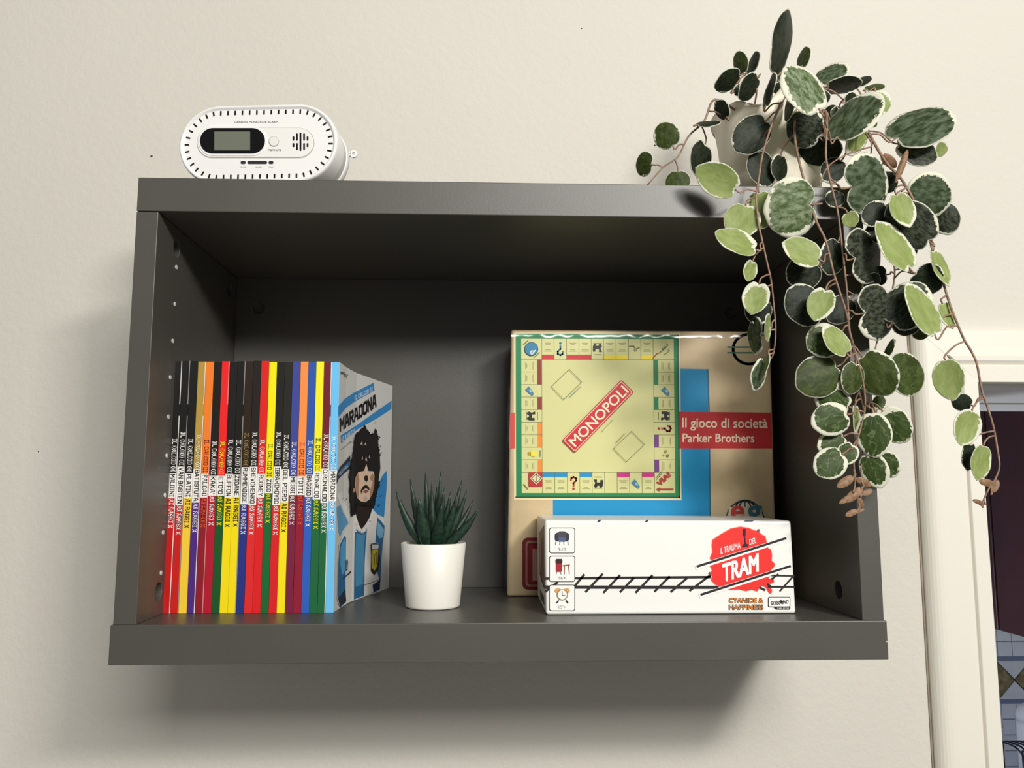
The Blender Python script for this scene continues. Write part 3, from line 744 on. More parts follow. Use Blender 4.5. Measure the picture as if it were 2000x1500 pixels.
# card places and the logotype across the middle
def dashed(cx, cy, w, h, a):
    ca_, sa_ = math.cos(R(a)), math.sin(R(a))
    P_ = [(cx + X * ca_ + Y * sa_, cy - X * sa_ + Y * ca_) for X, Y in ((-w, -h), (w, -h), (w, h), (-w, h), (-w, -h))]
    p.line(P_, .9, (104, 108, 66))
dashed(1106.5, 750.5, 24.5, 17.5, 44); dashed(1228.5, 872, 24.5, 18, 44)
p.text('IMPREVISTI', (1113, 777), 31, 3, (70, 110, 130), 43); p.text('PROBABILITA', (1204, 866), 26, 3, (150, 80, 70), 46); p.text('gioco di scambi', (1176, 843), 32, 3, (150, 150, 110), 46)
a = 45.8; ca_, sa_ = math.cos(R(a)), math.sin(R(a)); cx, cy = 1168, 813
def band(hx, hy, r, c): p.poly([(cx + X * ca_ + Y * sa_, cy - X * sa_ + Y * ca_) for X, Y in rrect(-hx, -hy, hx, hy, r)], c)
band(83, 17.6, 4, (186, 34, 44)); band(81, 15.8, 3, (232, 190, 160)); band(79.3, 14.2, 2, (200, 34, 46))
o_ = (cx - 76 * ca_ + 10.2 * sa_, cy + 76 * sa_ + 10.2 * ca_)
p.text('MONOPOLI', o_, 152, 20.5, (246, 232, 196), a, .012)
p.build('board_picture', g1, lift=.000025)
settle(g1)

# ================================================================== WHITE GAME BOX (lying in front)
TY = 0.0355
q = [U(1064, 1015.5, TY), U(1545, 1017, TY), U(1555, 1199.5, TY), U(1066.5, 1201, TY)]
q[2].z = q[3].z = SZ1 + .0003
m_wbox = mat('glossy_white_card', (246, 245, 240), .3, .45)
g2 = thing('card_game_box', 'long white card game box with red splash title in front of tan box', 'game box', ((q[2].x + q[3].x) / 2, TY + .05, SZ1))
bm = bmesh.new(); bkq = [p_ + Vector((.0005 if k in (0, 3) else 0, .106, 0)) for k, p_ in enumerate(q)]
hexa(bm, q, bkq); obj('box', bm, m_wbox, g2, bevel=.0022, seg=3)
PT = [((0, TY, 0), (0, 1, 0))]; p = Print(PT)
T = lambda x, y: (1030 + x / 3.7037, 990 + y / 3.7037)          # enlargement of the box front
DK = (42, 34, 36); RD = (240, 50, 46)
def L(pts, w, c=DK, up=True): p.line([T(*a) for a in pts], w / 3.7037, c, up)
# railway track
L([(135, 518), (1320, 508)], 18); L([(135, 580), (1385, 582)], 24); p.layer -= 1
for x0, y0, x1, y1 in ((135, 610, 215, 548), (345, 570, 408, 494), (425, 612, 540, 490), (555, 616, 665, 500), (675, 612, 765, 520), (788, 616, 900, 500), (925, 608, 1025, 508), (1042, 612, 1150, 520), (1178, 604, 1318, 498)): L([(x0, y0), (x1, y1)], 17, DK, False)
p.build('railway_print', g2)
p = Print(PT); p.layer = 3
# red splash
spl = [(1340, 240), (1400, 200), (1470, 160), (1540, 146), (1600, 155), (1640, 172), (1670, 178), (1690, 200), (1720, 215), (1728, 250), (1740, 300), (1760, 310), (1768, 350), (1765, 390), (1788, 410), (1786, 430), (1765, 450), (1750, 480), (1745, 520), (1780, 520), (1782, 545), (1745, 560), (1768, 600), (1762, 625), (1745, 622), (1722, 580), (1690, 570), (1660, 610), (1620, 598), (1580, 608), (1530, 596), (1470, 600), (1400, 580), (1360, 560), (1330, 530), (1338, 500), (1322, 480), (1338, 460), (1320, 420), (1334, 390), (1322, 370), (1340, 330), (1336, 280)]
cxy = (1550, 400)
p.poly([T(cxy[0] + (x - cxy[0]) * 1.02, cxy[1] + (y - cxy[1]) * 1.02) for x, y in spl], (226, 130, 120)); p.poly([T(*a) for a in spl], RD)
L([(1765, 496), (1925, 500)], 12); L([(1745, 578), (1930, 578)], 14); L([(1830, 606), (1925, 500)], 13); L([(1770, 520), (1812, 490)], 14); L([(1685, 585), (1715, 600)], 16); L([(1740, 560), (1760, 575)], 14)
L([(1232, 436), (1866, 234)], 34, (250, 246, 242)); L([(1260, 640), (1898, 436)], 34, (250, 246, 242)); L([(1232, 430), (1866, 228)], 17); L([(1260, 634), (1898, 430)], 17)
p.text('IL TRAUMA', T(1392, 345), 156 / 3.7, 46 / 3.7, (250, 236, 232), 17.5, .012, shear=.30); p.text('DEL', T(1604, 277), 54 / 3.7, 42 / 3.7, (250, 236, 232), 17.5, .012, shear=.30)
p.text('TRAM', T(1412, 544), 270 / 3.7, 128 / 3.7, (252, 248, 244), 17.2, .03, shear=.30)
L([(1571, 168), (1571, 200)], 18); L([(1571, 200), (1578, 268)], 7); p.poly([T(1556, 292), T(1560, 272), T(1578, 262), T(1598, 272), T(1600, 284)], DK)
p.disc(*T(1674, 170), 2.6, (120, 96, 96)); p.disc(*T(1320, 478), 2.2, (120, 96, 96))
p.build('title_splash', g2)
p = Print(PT)
for k, (tx, ty, ln_) in enumerate((('CYANIDE &', 694, 246), ('HAPPINESS', 742, 250))):
    p.text(tx, T(1456, ty), ln_ / 3.7, 36 / 3.7, (52, 34, 24), 0, .075); p.text(tx, T(1456, ty), ln_ / 3.7, 36 / 3.7, (232, 140, 58), 0, .008)
p.poly([T(*a) for a in rrect(1742, 650, 1902, 725, 10)], DK); p.poly([T(*a) for a in rrect(1747, 655, 1897, 720, 8)], (248, 247, 243))
p.poly([T(1782, 726), T(1902, 722), T(1902, 742), T(1800, 742)], DK)
p.text('SKYBOUND', T(1760, 712), 128 / 3.7, 28 / 3.7, (70, 66, 66), 6, .03, shear=.2); p.poly([T(*a) for a in ((1822, 690), (1836, 668), (1840, 682), (1862, 676), (1846, 692), (1850, 706), (1834, 696))], DK)
p.text('TABLETOP', T(1806, 739), 86 / 3.7, 11 / 3.7, (225, 222, 220), 0, .01)
for a in ((505, 94, 535, 106), (850, 94, 878, 108), (1565, 98, 1640, 104)): p.poly([T(a[0], a[3]), T(a[0] + 12, a[1]), T(a[2], a[1]), T(a[2] - 8, a[3])], (30, 34, 60))
p.build('publisher_print', g2)
p = Print(PT); p.layer = 4
for y0, y1, tx in ((150, 336, '3-13'), (354, 543, '16+'), (563, 754, "15'+")):
    p.poly([T(*a) for a in rrect(158, y0, 345, y1, 16)], DK); p.poly([T(*a) for a in rrect(163, y0 + 5, 340, y1 - 5, 13)], (248, 247, 243))
    p.text(tx, T(220, y1 - 17), 58 / 3.7, 25 / 3.7, (96, 92, 92), 0)
GY = (54, 54, 62)
p.poly([T(*a) for a in rrect(198, 186, 302, 250, 20)], GY); p.poly([T(*a) for a in rrect(222, 176, 280, 240, 14)], (74, 74, 84)); p.poly([T(*a) for a in rrect(226, 222, 276, 252, 6)], (84, 96, 136))
for x in (206, 236, 264, 294): L([(x, 252), (x - 2 if x < 250 else x + 2, 274)], 5, (90, 90, 92))
L([(258, 425), (304, 420)], 8, (150, 78, 40)); L([(270, 425), (268, 485)], 5, (150, 78, 40)); L([(298, 422), (304, 485)], 5, (150, 78, 40)); p.poly([T(*a) for a in rrect(206, 380, 250, 470, 8)], (170, 40, 50)); p.poly([T(*a) for a in rrect(204, 376, 254, 410, 10)], (60, 30, 34)); L([(214, 470), (210, 486)], 4, (120, 100, 96)); L([(242, 470), (244, 486)], 4, (120, 100, 96))
p.disc(*T(222, 606), 24 / 3.7, (222, 160, 96), 18 / 3.7); p.disc(*T(284, 606), 24 / 3.7, (222, 160, 96), 18 / 3.7); L([(224, 680), (214, 692)], 10); L([(282, 680), (292, 692)], 10)
p.disc(*T(253, 636), 40 / 3.7, (150, 130, 84), n=28); p.disc(*T(253, 636), 33 / 3.7, (248, 246, 240), n=28); L([(252, 614), (252, 640), (272, 640)], 5, GY)
p.build('play_info_print', g2)
# the soiled left end
a, b_, c = q[3], bkq[3], bkq[0]
p = Print([(a, (b_ - a).cross(c - a))])
p.poly([(1062.4, 1026), (1063, 1100), (1064, 1150), (1054, 1118), (1053, 1040)], (150, 122, 104)); p.poly([(1061, 1050), (1062, 1130), (1057, 1120), (1055, 1060)], (120, 74, 62))
p.line([(1055, 1119), (1058, 1133), (1063, 1148)], 2.4, (44, 38, 36)); p.poly([(1054, 1150), (1062, 1165), (1063, 1182), (1056, 1170)], (92, 80, 70)); p.line([(1055, 1050), (1056, 1100)], 1.5, (196, 176, 160))
p.build('end_print', g2)
settle(g2)

# ================================================================== SUCCULENT IN A WHITE POT
sy = .086; pb = U(846, 1190, sy - .021); sx = U(846, 1120, sy).x
rt = 62 * (sy - CAM.y) / FPX; rb = 51.5 * (sy - CAM.y) / FPX; zt = U(846, 1064, sy - .028).z
m_pot = mat('white_ceramic', (240, 237, 228), .4, .45)
s1 = thing('potted_succulent', 'small dark spiky succulent in a white pot standing between the books and games', 'plant', (sx, sy, SZ1))
bm = bmesh.new(); z0 = SZ1 + .0002
lathe(bm, [(rb * .93, z0), (rb * .985, z0 + .0006), (rb, z0 + .002), (rt, zt - .0006), (rt - .0006, zt), (rt - .0014, zt), (rt - .002, zt - .0006), (rt - .0035, zt - .012), (.001, zt - .012)], sx, sy, 64); obj('pot', bm, m_pot, s1)
bm = bmesh.new(); lathe(bm, [(rt - .0037, zt - .0118), (rt - .006, zt - .009), (.01, zt - .006), (.001, zt - .005)], sx, sy, 24); obj('soil', bm, mat('potting_soil', (40, 32, 26), .9, bump=.6, bscale=600), s1)
m_suc = mat('succulent_skin', (30, 54, 40), .42, .45, vary=.35, vscale=300)
m_sucw = mat('succulent_ridge', (150, 160, 140), .5)
def spike(tip, dep, wpx, base=(0, 0), bend=.25):
    T_ = U(tip[0], tip[1], sy + dep); B_ = Vector((sx + base[0], sy + base[1], zt - .008))
    d = T_ - B_; side_ = d.cross(Vector((0, 1, 0))).normalized(); nr = side_.cross(d).normalized()
    out = Vector((d.x, d.y, 0)); sag = Vector((-out.x, -out.y, out.length)) * bend * .0
    w0 = wpx * 1.5 / 2 * (sy - CAM.y) / FPX
    bm = bmesh.new(); rings = []
    N = 9
    for k in range(N):
        t = k / (N - 1)
        c_ = B_ + d * t + Vector((out.x, out.y, 0)) * (math.sin(t * math.pi) * .12)
        w = w0 * (.75 + .55 * math.sin(min(1, t * 2.2) * math.pi / 2) - .3) * (1 - t ** 1.6) + .0002
        h = w * .42
        rings.append([bm.verts.new(c_ + side_ * w * math.cos(2 * math.pi * j / 8) + nr * h * (math.sin(2 * math.pi * j / 8) + .35 * abs(math.cos(2 * math.pi * j / 8)))) for j in range(8)])
    for k in range(N - 1):
        for j in range(8): bm.faces.new((rings[k][j], rings[k][(j + 1) % 8], rings[k + 1][(j + 1) % 8], rings[k + 1][j]))
    bm.faces.new(rings[0]); bm.faces.new(rings[-1])
    o = obj('leaf', bm, m_suc, s1, smooth=True)
    return o
for tip, dep, w, base in (((773, 957), -.004, 15, (-.006, -.001)), ((801, 936), .006, 15, (-.004, .002)), ((831, 922), .010, 15, (-.002, .003)), ((861, 920), .004, 12, (.001, .002)), ((902, 938), .008, 15, (.003, .002)),
                          ((912, 957), .0, 15, (.004, 0)), ((936, 991), -.006, 15, (.005, -.002)), ((868, 952), -.006, 13, (.001, -.002)), ((880, 960), -.002, 14, (.003, -.001)), ((843, 944), -.001, 14, (0, 0)),
                          ((818, 972), -.016, 22, (-.003, -.004)), ((853, 950), .014, 12, (0, .004)), ((806, 962), -.008, 14, (-.005, -.002)), ((893, 965), -.012, 15, (.003, -.003)), ((784, 985), .012, 13, (-.005, .003)),
                          ((925, 975), .012, 12, (.004, .004)), ((862, 985), -.02, 20, (.001, -.005))):
    spike(tip, dep, w, base)
settle(s1)

# ================================================================== CARBON MONOXIDE ALARM
AY = .0095
ac = U(503, 279.5, AY); aw = 326 * (AY - CAM.y) / FPX; ah = 0.0
az0 = SZ3 + .0002; ac.z = (U(503, 203.5, AY).z + az0) / 2; ah = U(503, 203.5, AY).z - az0
m_al = mat('white_abs_plastic', (240, 238, 236), .36, .45)
m_dk = mat('black_plastic', (16, 16, 18), .25)
al = thing('carbon_monoxide_alarm', 'white oval carbon monoxide alarm with small grey display standing on the shelf top', 'alarm', (ac.x, AY + .02, az0))
YAW = R(-5)
def yawp(v):                                     # turned a little so that its right flank shows
    d = Vector(v) - Vector((ac.x, AY, 0)); c_, s_ = math.cos(YAW), math.sin(YAW)
    return Vector((ac.x + d.x * c_ - d.y * s_, AY + d.x * s_ + d.y * c_, v[2]))
def loft(prof, name, m, parent, w=aw, h=ah, n=28, cx=None, cz=None, smooth=True):
    """prof: (inset, depth) pairs of a stadium"""
    bm = bmesh.new(); rings = []
    for ins, y in prof:
        pts = capsule_pts(w - 2 * ins, h - 2 * ins, n)
        rings.append([bm.verts.new(yawp(((cx if cx is not None else ac.x) + x, AY + y, (cz if cz is not None else ac.z) + z))) for x, z in pts])
    for i in range(len(rings) - 1):
        for k in range(len(rings[0])): 
            f = bm.faces.new((rings[i][k], rings[i][(k + 1) % len(rings[0])], rings[i + 1][(k + 1) % len(rings[0])], rings[i + 1][k])); f.smooth = smooth
    bm.faces.new(rings[0]); bm.faces.new(rings[-1])
    return obj(name, bm, m, parent)
loft([(.0042, .0022), (.0036, .0020), (.0028, .0004), (.0016, 0), (.0006, .0008), (0, .003), (.0, .020), (.001, .033)], 'housing', m_al, al)
loft([(-.0005 + .001, .0335), (.000, .0345), (.000, .041), (.001, .042)], 'mounting_plate', m_al, al)
def ap(px, py): return on(px, py, yawp((ac.x, AY + .0022, ac.z)), (math.sin(-YAW), math.cos(YAW), 0))
A4 = lambda x, y: (330 + x / 5.128, 190 + y / 5.128)
anrm = (-math.sin(YAW), math.cos(YAW), 0); aface = yawp((ac.x, AY + .0022, ac.z))
# slots around the rim, one by one
sl_me = None
w_, h_ = aw - .0125, ah - .0125
r_ = h_ / 2; a_ = w_ / 2 - r_; per = 4 * a_ + 2 * math.pi * r_; NS = 50
for k in range(NS):
    s_ = per * k / NS
    if s_ < 2 * a_: x, z, an = -a_ + s_, r_, 90
    elif s_ < 2 * a_ + math.pi * r_: t = 90 - math.degrees((s_ - 2 * a_) / r_); x, z, an = a_ + r_ * math.cos(R(t)), r_ * math.sin(R(t)), t
    elif s_ < 4 * a_ + math.pi * r_: x, z, an = a_ - (s_ - 2 * a_ - math.pi * r_), -r_, -90
    else: t = 270 - math.degrees((s_ - 4 * a_ - math.pi * r_) / r_); x, z, an = -a_ + r_ * math.cos(R(t)), r_ * math.sin(R(t)), t
    if sl_me is None:
        bm = boxes((-.0019, .0019, -.0003, .0006, -.00068, .00068)); o = obj('vent_slot', bm, m_dk, al); sl_me = o.data
    else: o = link('vent_slot', sl_me, al)
    o.location = yawp((ac.x + x, AY + .0022, ac.z + z)) ; o.rotation_euler = (Matrix.Rotation(YAW, 3, 'Z') @ Matrix.Rotation(R(-an), 3, 'Y')).to_euler()
PA = [(aface, anrm)]
# raised panel, display, button, speaker, lights
def slabshape(name, pts, thick, m, parent, bev=.0):
    bm = bmesh.new(); N_ = Vector(anrm)
    if N_.y > 0: N_ = -N_
    f = []; bk_ = []
    for x, y in pts:
        p_ = on(x, y, aface, anrm); f.append(bm.verts.new(p_ + N_ * thick)); bk_.append(bm.verts.new(p_ + N_ * -.0004))
    bm.faces.new(f); bm.faces.new(bk_)
    for i in range(len(f)): bm.faces.new((f[i], f[(i + 1) % len(f)], bk_[(i + 1) % len(f)], bk_[i]))
    return obj(name, bm, m, parent, bevel=bev)
def capp(cx, cy, w, h, n=14): return [A4(cx + x, cy + y) for x, y in capsule_pts(w, h, n)]
m_al2 = mat('white_abs_panel', (236, 234, 230), .42, .4)
slabshape('panel_groove', capp(868, 458, 1178, 306), .00012, mat('panel_joint', (176, 172, 166), .6), al)
slabshape('front_panel', capp(866, 456, 1164, 294), .0006, m_al2, al, .0003)
slabshape('display_bezel', capp(642, 442, 690, 300), .0011, m_al, al, .0004)
dw = slabshape('display_window', capp(642, 442, 650, 254), .0014, mat('display_glass', (10, 10, 13), .08, .5), al)
slabshape('display', [A4(*a) for a in ((462, 350), (818, 350), (818, 538), (462, 538))], .0016, mat('display_grey', (112, 116, 102), .25, .5), al)
m_btn = mat('test_button_plastic', (232, 230, 225), .4)
slabshape('button_ring', [A4(1053 + 52 * math.cos(t * math.pi / 14), 446 + 52 * math.sin(t * math.pi / 14)) for t in range(28)], .0008, mat('button_joint', (160, 156, 150), .6), al)
slabshape('test_button', [A4(1053 + 47 * math.cos(t * math.pi / 14), 446 + 47 * math.sin(t * math.pi / 14)) for t in range(28)], .0013, m_btn, al, .0003)
for x, y0, y1 in ((1250, 395, 438), (1250, 462, 502), (1285, 365, 438), (1285, 462, 532), (1320, 358, 540), (1356, 365, 438), (1356, 462, 532), (1391, 395, 438), (1391, 462, 502)):
    slabshape('speaker_slot', [A4(*a) for a in rrect(x - 9, y0, x + 9, y1, 7, 3)], .0008, m_dk, al)
for x0, x1 in ((720, 770), (788, 984), (1000, 1048)):
    slabshape('status_light', [A4(*a) for a in rrect(x0, 640, x1, 668, 13, 4)], .0005, mat('smoked_lens', (48, 48, 54), .2), al)
p = Print(PA); GYT = (110, 106, 106); 
p.text('CARBON MONOXIDE ALARM', A4(652, 256), 440 / 5.128, 21 / 5.128, (96, 92, 92), 0, .006)
p.text('POWER', A4(712, 704), 66 / 5.128, 13 / 5.128, GYT); p.text('ALARM', A4(866, 704), 62 / 5.128, 13 / 5.128, GYT); p.text('FAULT', A4(1000, 704), 54 / 5.128, 13 / 5.128, GYT)
p.build('face_print', al)
p = Print(PA); p.text('TEST/MUTE', A4(994, 536), 128 / 5.128, 17 / 5.128, (100, 96, 96), 0, .006); p.build('button_print', al, base=.0008)
# small lug with a hole at the right end of the mounting plate
bm = bmesh.new(); lc = U(691, 301, AY + .041)
rg = [[], [], [], []]
for k in range(20):
    t = 2 * math.pi * k / 20
    for j, (r2, y2) in enumerate(((.0033, -.001), (.0033, .001), (.0016, .001), (.0016, -.001))): rg[j].append(bm.verts.new(lc + Vector((r2 * math.cos(t), y2, r2 * math.sin(t)))))
for j in range(4):
    for k in range(20): bm.faces.new((rg[j][k], rg[j][(k + 1) % 20], rg[(j + 1) % 4][(k + 1) % 20], rg[(j + 1) % 4][k]))
box(bm, lc.x - .009, lc.x - .0028, lc.y - .001, lc.y + .001, lc.z - .002, lc.z + .002)
obj('mounting_lug', bm, m_al, al)
settle(al)

# ================================================================== TRAILING PLANT
def leaf_mat(name, dark, mid, margin, mscale, rim, vein, veinamt, rough=.5, trans=.18):
    m, nt, b = new_mat(name); nn, ll = nt.nodes, nt.links
    at = nn.new('ShaderNodeAttribute'); at.attribute_name = 'leafuv'
    oi = nn.new('ShaderNodeObjectInfo')
    sep = nn.new('ShaderNodeSeparateXYZ'); ll.new(at.outputs['Vector'], sep.inputs[0])
    comb = nn.new('ShaderNodeCombineXYZ'); ll.new(sep.outputs[0], comb.inputs[0]); ll.new(sep.outputs[1], comb.inputs[1])
    mul = nn.new('ShaderNodeMath'); mul.operation = 'MULTIPLY'; mul.inputs[1].default_value = 37; ll.new(oi.outputs['Random'], mul.inputs[0]); ll.new(mul.outputs[0], comb.inputs[2])
    st = nn.new('ShaderNodeMapping'); st.inputs['Scale'].default_value = (1.9, 1.0, 1.0); st.inputs['Rotation'].default_value = (0, 0, R(20)); ll.new(comb.outputs[0], st.inputs[0])
    n1 = nn.new('ShaderNodeTexNoise'); n1.inputs['Scale'].default_value = mscale; n1.inputs['Detail'].default_value = 5; n1.inputs['Roughness'].default_value = .62; ll.new(st.outputs[0], n1.inputs['Vector'])
    r1 = nn.new('ShaderNodeValToRGB'); r1.color_ramp.elements[0].position = .40; r1.color_ramp.elements[1].position = .62; r1.color_ramp.elements[0].color = rgb(*dark); r1.color_ramp.elements[1].color = rgb(*mid); ll.new(n1.outputs['Fac'], r1.inputs[0])
    # veins radiating from the petiole
    atn = nn.new('ShaderNodeMath'); atn.operation = 'ARCTAN2'; ll.new(sep.outputs[0], atn.inputs[0]); ll.new(sep.outputs[1], atn.inputs[1])
    nv = nn.new('ShaderNodeTexNoise'); nv.inputs['Scale'].default_value = 5; nv.inputs['Detail'].default_value = 2; ll.new(comb.outputs[0], nv.inputs['Vector'])
    wv = nn.new('ShaderNodeMath'); wv.operation = 'MULTIPLY_ADD'; wv.inputs[1].default_value = 1.1; ll.new(nv.outputs['Fac'], wv.inputs[0]); ll.new(atn.outputs[0], wv.inputs[2]); atn = wv
    m7 = nn.new('ShaderNodeMath'); m7.operation = 'MULTIPLY'; m7.inputs[1].default_value = 5.2; ll.new(atn.outputs[0], m7.inputs[0])
    sn = nn.new('ShaderNodeMath'); sn.operation = 'SINE'; ll.new(m7.outputs[0], sn.inputs[0])
    ab = nn.new('ShaderNodeMath'); ab.operation = 'ABSOLUTE'; ll.new(sn.outputs[0], ab.inputs[0])
    mr = nn.new('ShaderNodeMapRange'); mr.inputs['From Min'].default_value = .10; mr.inputs['From Max'].default_value = .28; mr.inputs['To Min'].default_value = veinamt; mr.inputs['To Max'].default_value = 0; ll.new(ab.outputs[0], mr.inputs[0])
    mv = nn.new('ShaderNodeMixRGB'); mv.inputs[2].default_value = rgb(*vein); ll.new(mr.outputs[0], mv.inputs[0]); ll.new(r1.outputs[0], mv.inputs[1])
    # ragged pale margin
    n2 = nn.new('ShaderNodeTexNoise'); n2.inputs['Scale'].default_value = 1.7; n2.inputs['Detail'].default_value = 0; ll.new(comb.outputs[0], n2.inputs['Vector'])
    n3 = nn.new('ShaderNodeTexNoise'); n3.inputs['Scale'].default_value = 13; n3.inputs['Detail'].default_value = 3; ll.new(comb.outputs[0], n3.inputs['Vector'])
    a1 = nn.new('ShaderNodeMath'); a1.operation = 'MULTIPLY_ADD'; a1.inputs[1].default_value = .55; ll.new(n2.outputs['Fac'], a1.inputs[0]); ll.new(sep.outputs[2], a1.inputs[2])
    a2 = nn.new('ShaderNodeMath'); a2.operation = 'MULTIPLY_ADD'; a2.inputs[1].default_value = .34; ll.new(n3.outputs['Fac'], a2.inputs[0]); ll.new(a1.outputs[0], a2.inputs[2])
    r2 = nn.new('ShaderNodeMapRange'); r2.inputs['From Min'].default_value = rim; r2.inputs['From Max'].default_value = rim + .035; ll.new(a2.outputs[0], r2.inputs[0])
    r3 = nn.new('ShaderNodeMapRange'); r3.inputs['From Min'].default_value = .945; r3.inputs['From Max'].default_value = .985; ll.new(sep.outputs[2], r3.inputs[0])
    rm = nn.new('ShaderNodeMath'); rm.operation = 'MAXIMUM'; ll.new(r2.outputs[0], rm.inputs[0]); ll.new(r3.outputs[0], rm.inputs[1]); r2 = rm
    mm = nn.new('ShaderNodeMixRGB'); mm.inputs[2].default_value = rgb(*margin); ll.new(r2.outputs[0], mm.inputs[0]); ll.new(mv.outputs[0], mm.inputs[1])
    ll.new(mm.outputs[0], b.inputs['Base Color']); b.inputs['Roughness'].default_value = rough; b.inputs['Specular IOR Level'].default_value = .22
    bp = nn.new('ShaderNodeBump'); bp.inputs['Strength'].default_value = .25; bp.inputs['Distance'].default_value = .001; ll.new(n1.outputs['Fac'], bp.inputs['Height']); ll.new(bp.outputs[0], b.inputs['Normal'])
    tl = nn.new('ShaderNodeBsdfTranslucent'); ll.new(mm.outputs[0], tl.inputs[0])
    mx = nn.new('ShaderNodeMixShader'); mx.inputs[0].default_value = trans; ll.new(b.outputs[0], mx.inputs[1]); ll.new(tl.outputs[0], mx.inputs[2]); ll.new(mx.outputs[0], nn['Material Output'].inputs[0])
    return m
CREAM = (232, 232, 212)
LM = {
 'bright': leaf_mat('leaf_top_bright', (72, 90, 46), (144, 158, 126), CREAM, 7, 1.33, (120, 140, 100), .1),
 'mid': leaf_mat('leaf_top_mottled', (48, 62, 36), (100, 114, 90), CREAM, 6, 1.36, (110, 130, 90), .1),
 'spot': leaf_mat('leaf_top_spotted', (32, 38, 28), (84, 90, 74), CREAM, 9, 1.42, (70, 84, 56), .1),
 'dark': leaf_mat('leaf_top_shaded', (22, 30, 18), (44, 54, 36), CREAM, 8, 1.42, (70, 84, 56), .1),  # shade of the crown and inner leaves put into a near-black green
 'green': leaf_mat('leaf_top_green', (52, 64, 24), (74, 88, 42), CREAM, 4, 1.42, (96, 116, 70), .35),
 'vein': leaf_mat('leaf_top_veined', (54, 70, 30), (72, 90, 46), CREAM, 5, 1.27, (118, 138, 92), .6),
 'bud': mat('young_leaf_brown', (140, 108, 80), .5, .3, vary=.2, vscale=300),
}
LM['under'] = leaf_mat('leaf_underside', (146, 164, 92), (168, 182, 116), (240, 240, 222), 2.5, 1.36, (150, 130, 84), .12, .5, .25)
m_stem = mat('vine_stem', (150, 120, 100), .5, .35, vary=.2, vscale=200)

PY = .072                                        # pot axis depth
pl_x = U(1506, 300, PY).x
pt = thing('potted_trailing_vine', 'trailing vine with round variegated leaves in a cream pot on the shelf top', 'plant', (pl_x, PY, SZ3))
rp = 108 * (PY - CAM.y) / FPX; zr = U(1500, 205, PY - .03).z
bm = bmesh.new(); N = 72; rings = []
prof = [(.72, 0, 0), (.80, .002, 0), (.90, .03, 0), (.985, .078, 0), (1.0, 1, .6), (1.03, 1.02, 1), (1.0, 1.01, 1), (.95, .97, .6), (.86, .80, 0), (.001, .80, 0)]
hz = zr - SZ3
for r_, z_, wv in prof:
    z_ = z_ if z_ > .1 else z_ / (.1)
    rg = []
    for k in range(N):
        t = 2 * math.pi * k / N
        wob = wv * (.05 * math.sin(5 * t + .6) + .04 * math.sin(9 * t + 2))
        fl = wv * (.07 * math.sin(4 * t + 1.1) + .05 * math.sin(7 * t))
        zz = {0: 0, 1: .02, 2: .3, 3: .75}.get(prof.index((r_ if True else 0, prof[0][1], wv)) if False else -1, None)
        rg.append((t, r_ + wob, z_, fl))
    rings.append(rg)
zl = [0.0, .015, .30, .72, .97, 1.02, 1.01, .97, .82, .82]
vr = []
for (rg, z_) in zip(rings, zl):
    vr.append([bm.verts.new((pl_x + rp * rr * math.cos(t), PY + rp * rr * math.sin(t), SZ3 + .0003 + hz * (z_ + fl))) for t, rr, _, fl in rg])
for i in range(len(vr) - 1):
    for k in range(N): bm.faces.new((vr[i][k], vr[i][(k + 1) % N], vr[i + 1][(k + 1) % N], vr[i + 1][k])).smooth = True
bm.faces.new(vr[0]); bm.faces.new(vr[-1])
obj('pot', bm, mat('cream_pot', (238, 230, 210), .6, .3, bump=.1, bscale=60), pt)
bm = bmesh.new(); lathe(bm, [(rp * .85, SZ3 + hz * .822), (rp * .5, SZ3 + hz * .86), (.001, SZ3 + hz * .88)], pl_x, PY, 28); obj('soil', bm, mat('dry_moss', (70, 60, 44), .95, bump=.8, bscale=300), pt)

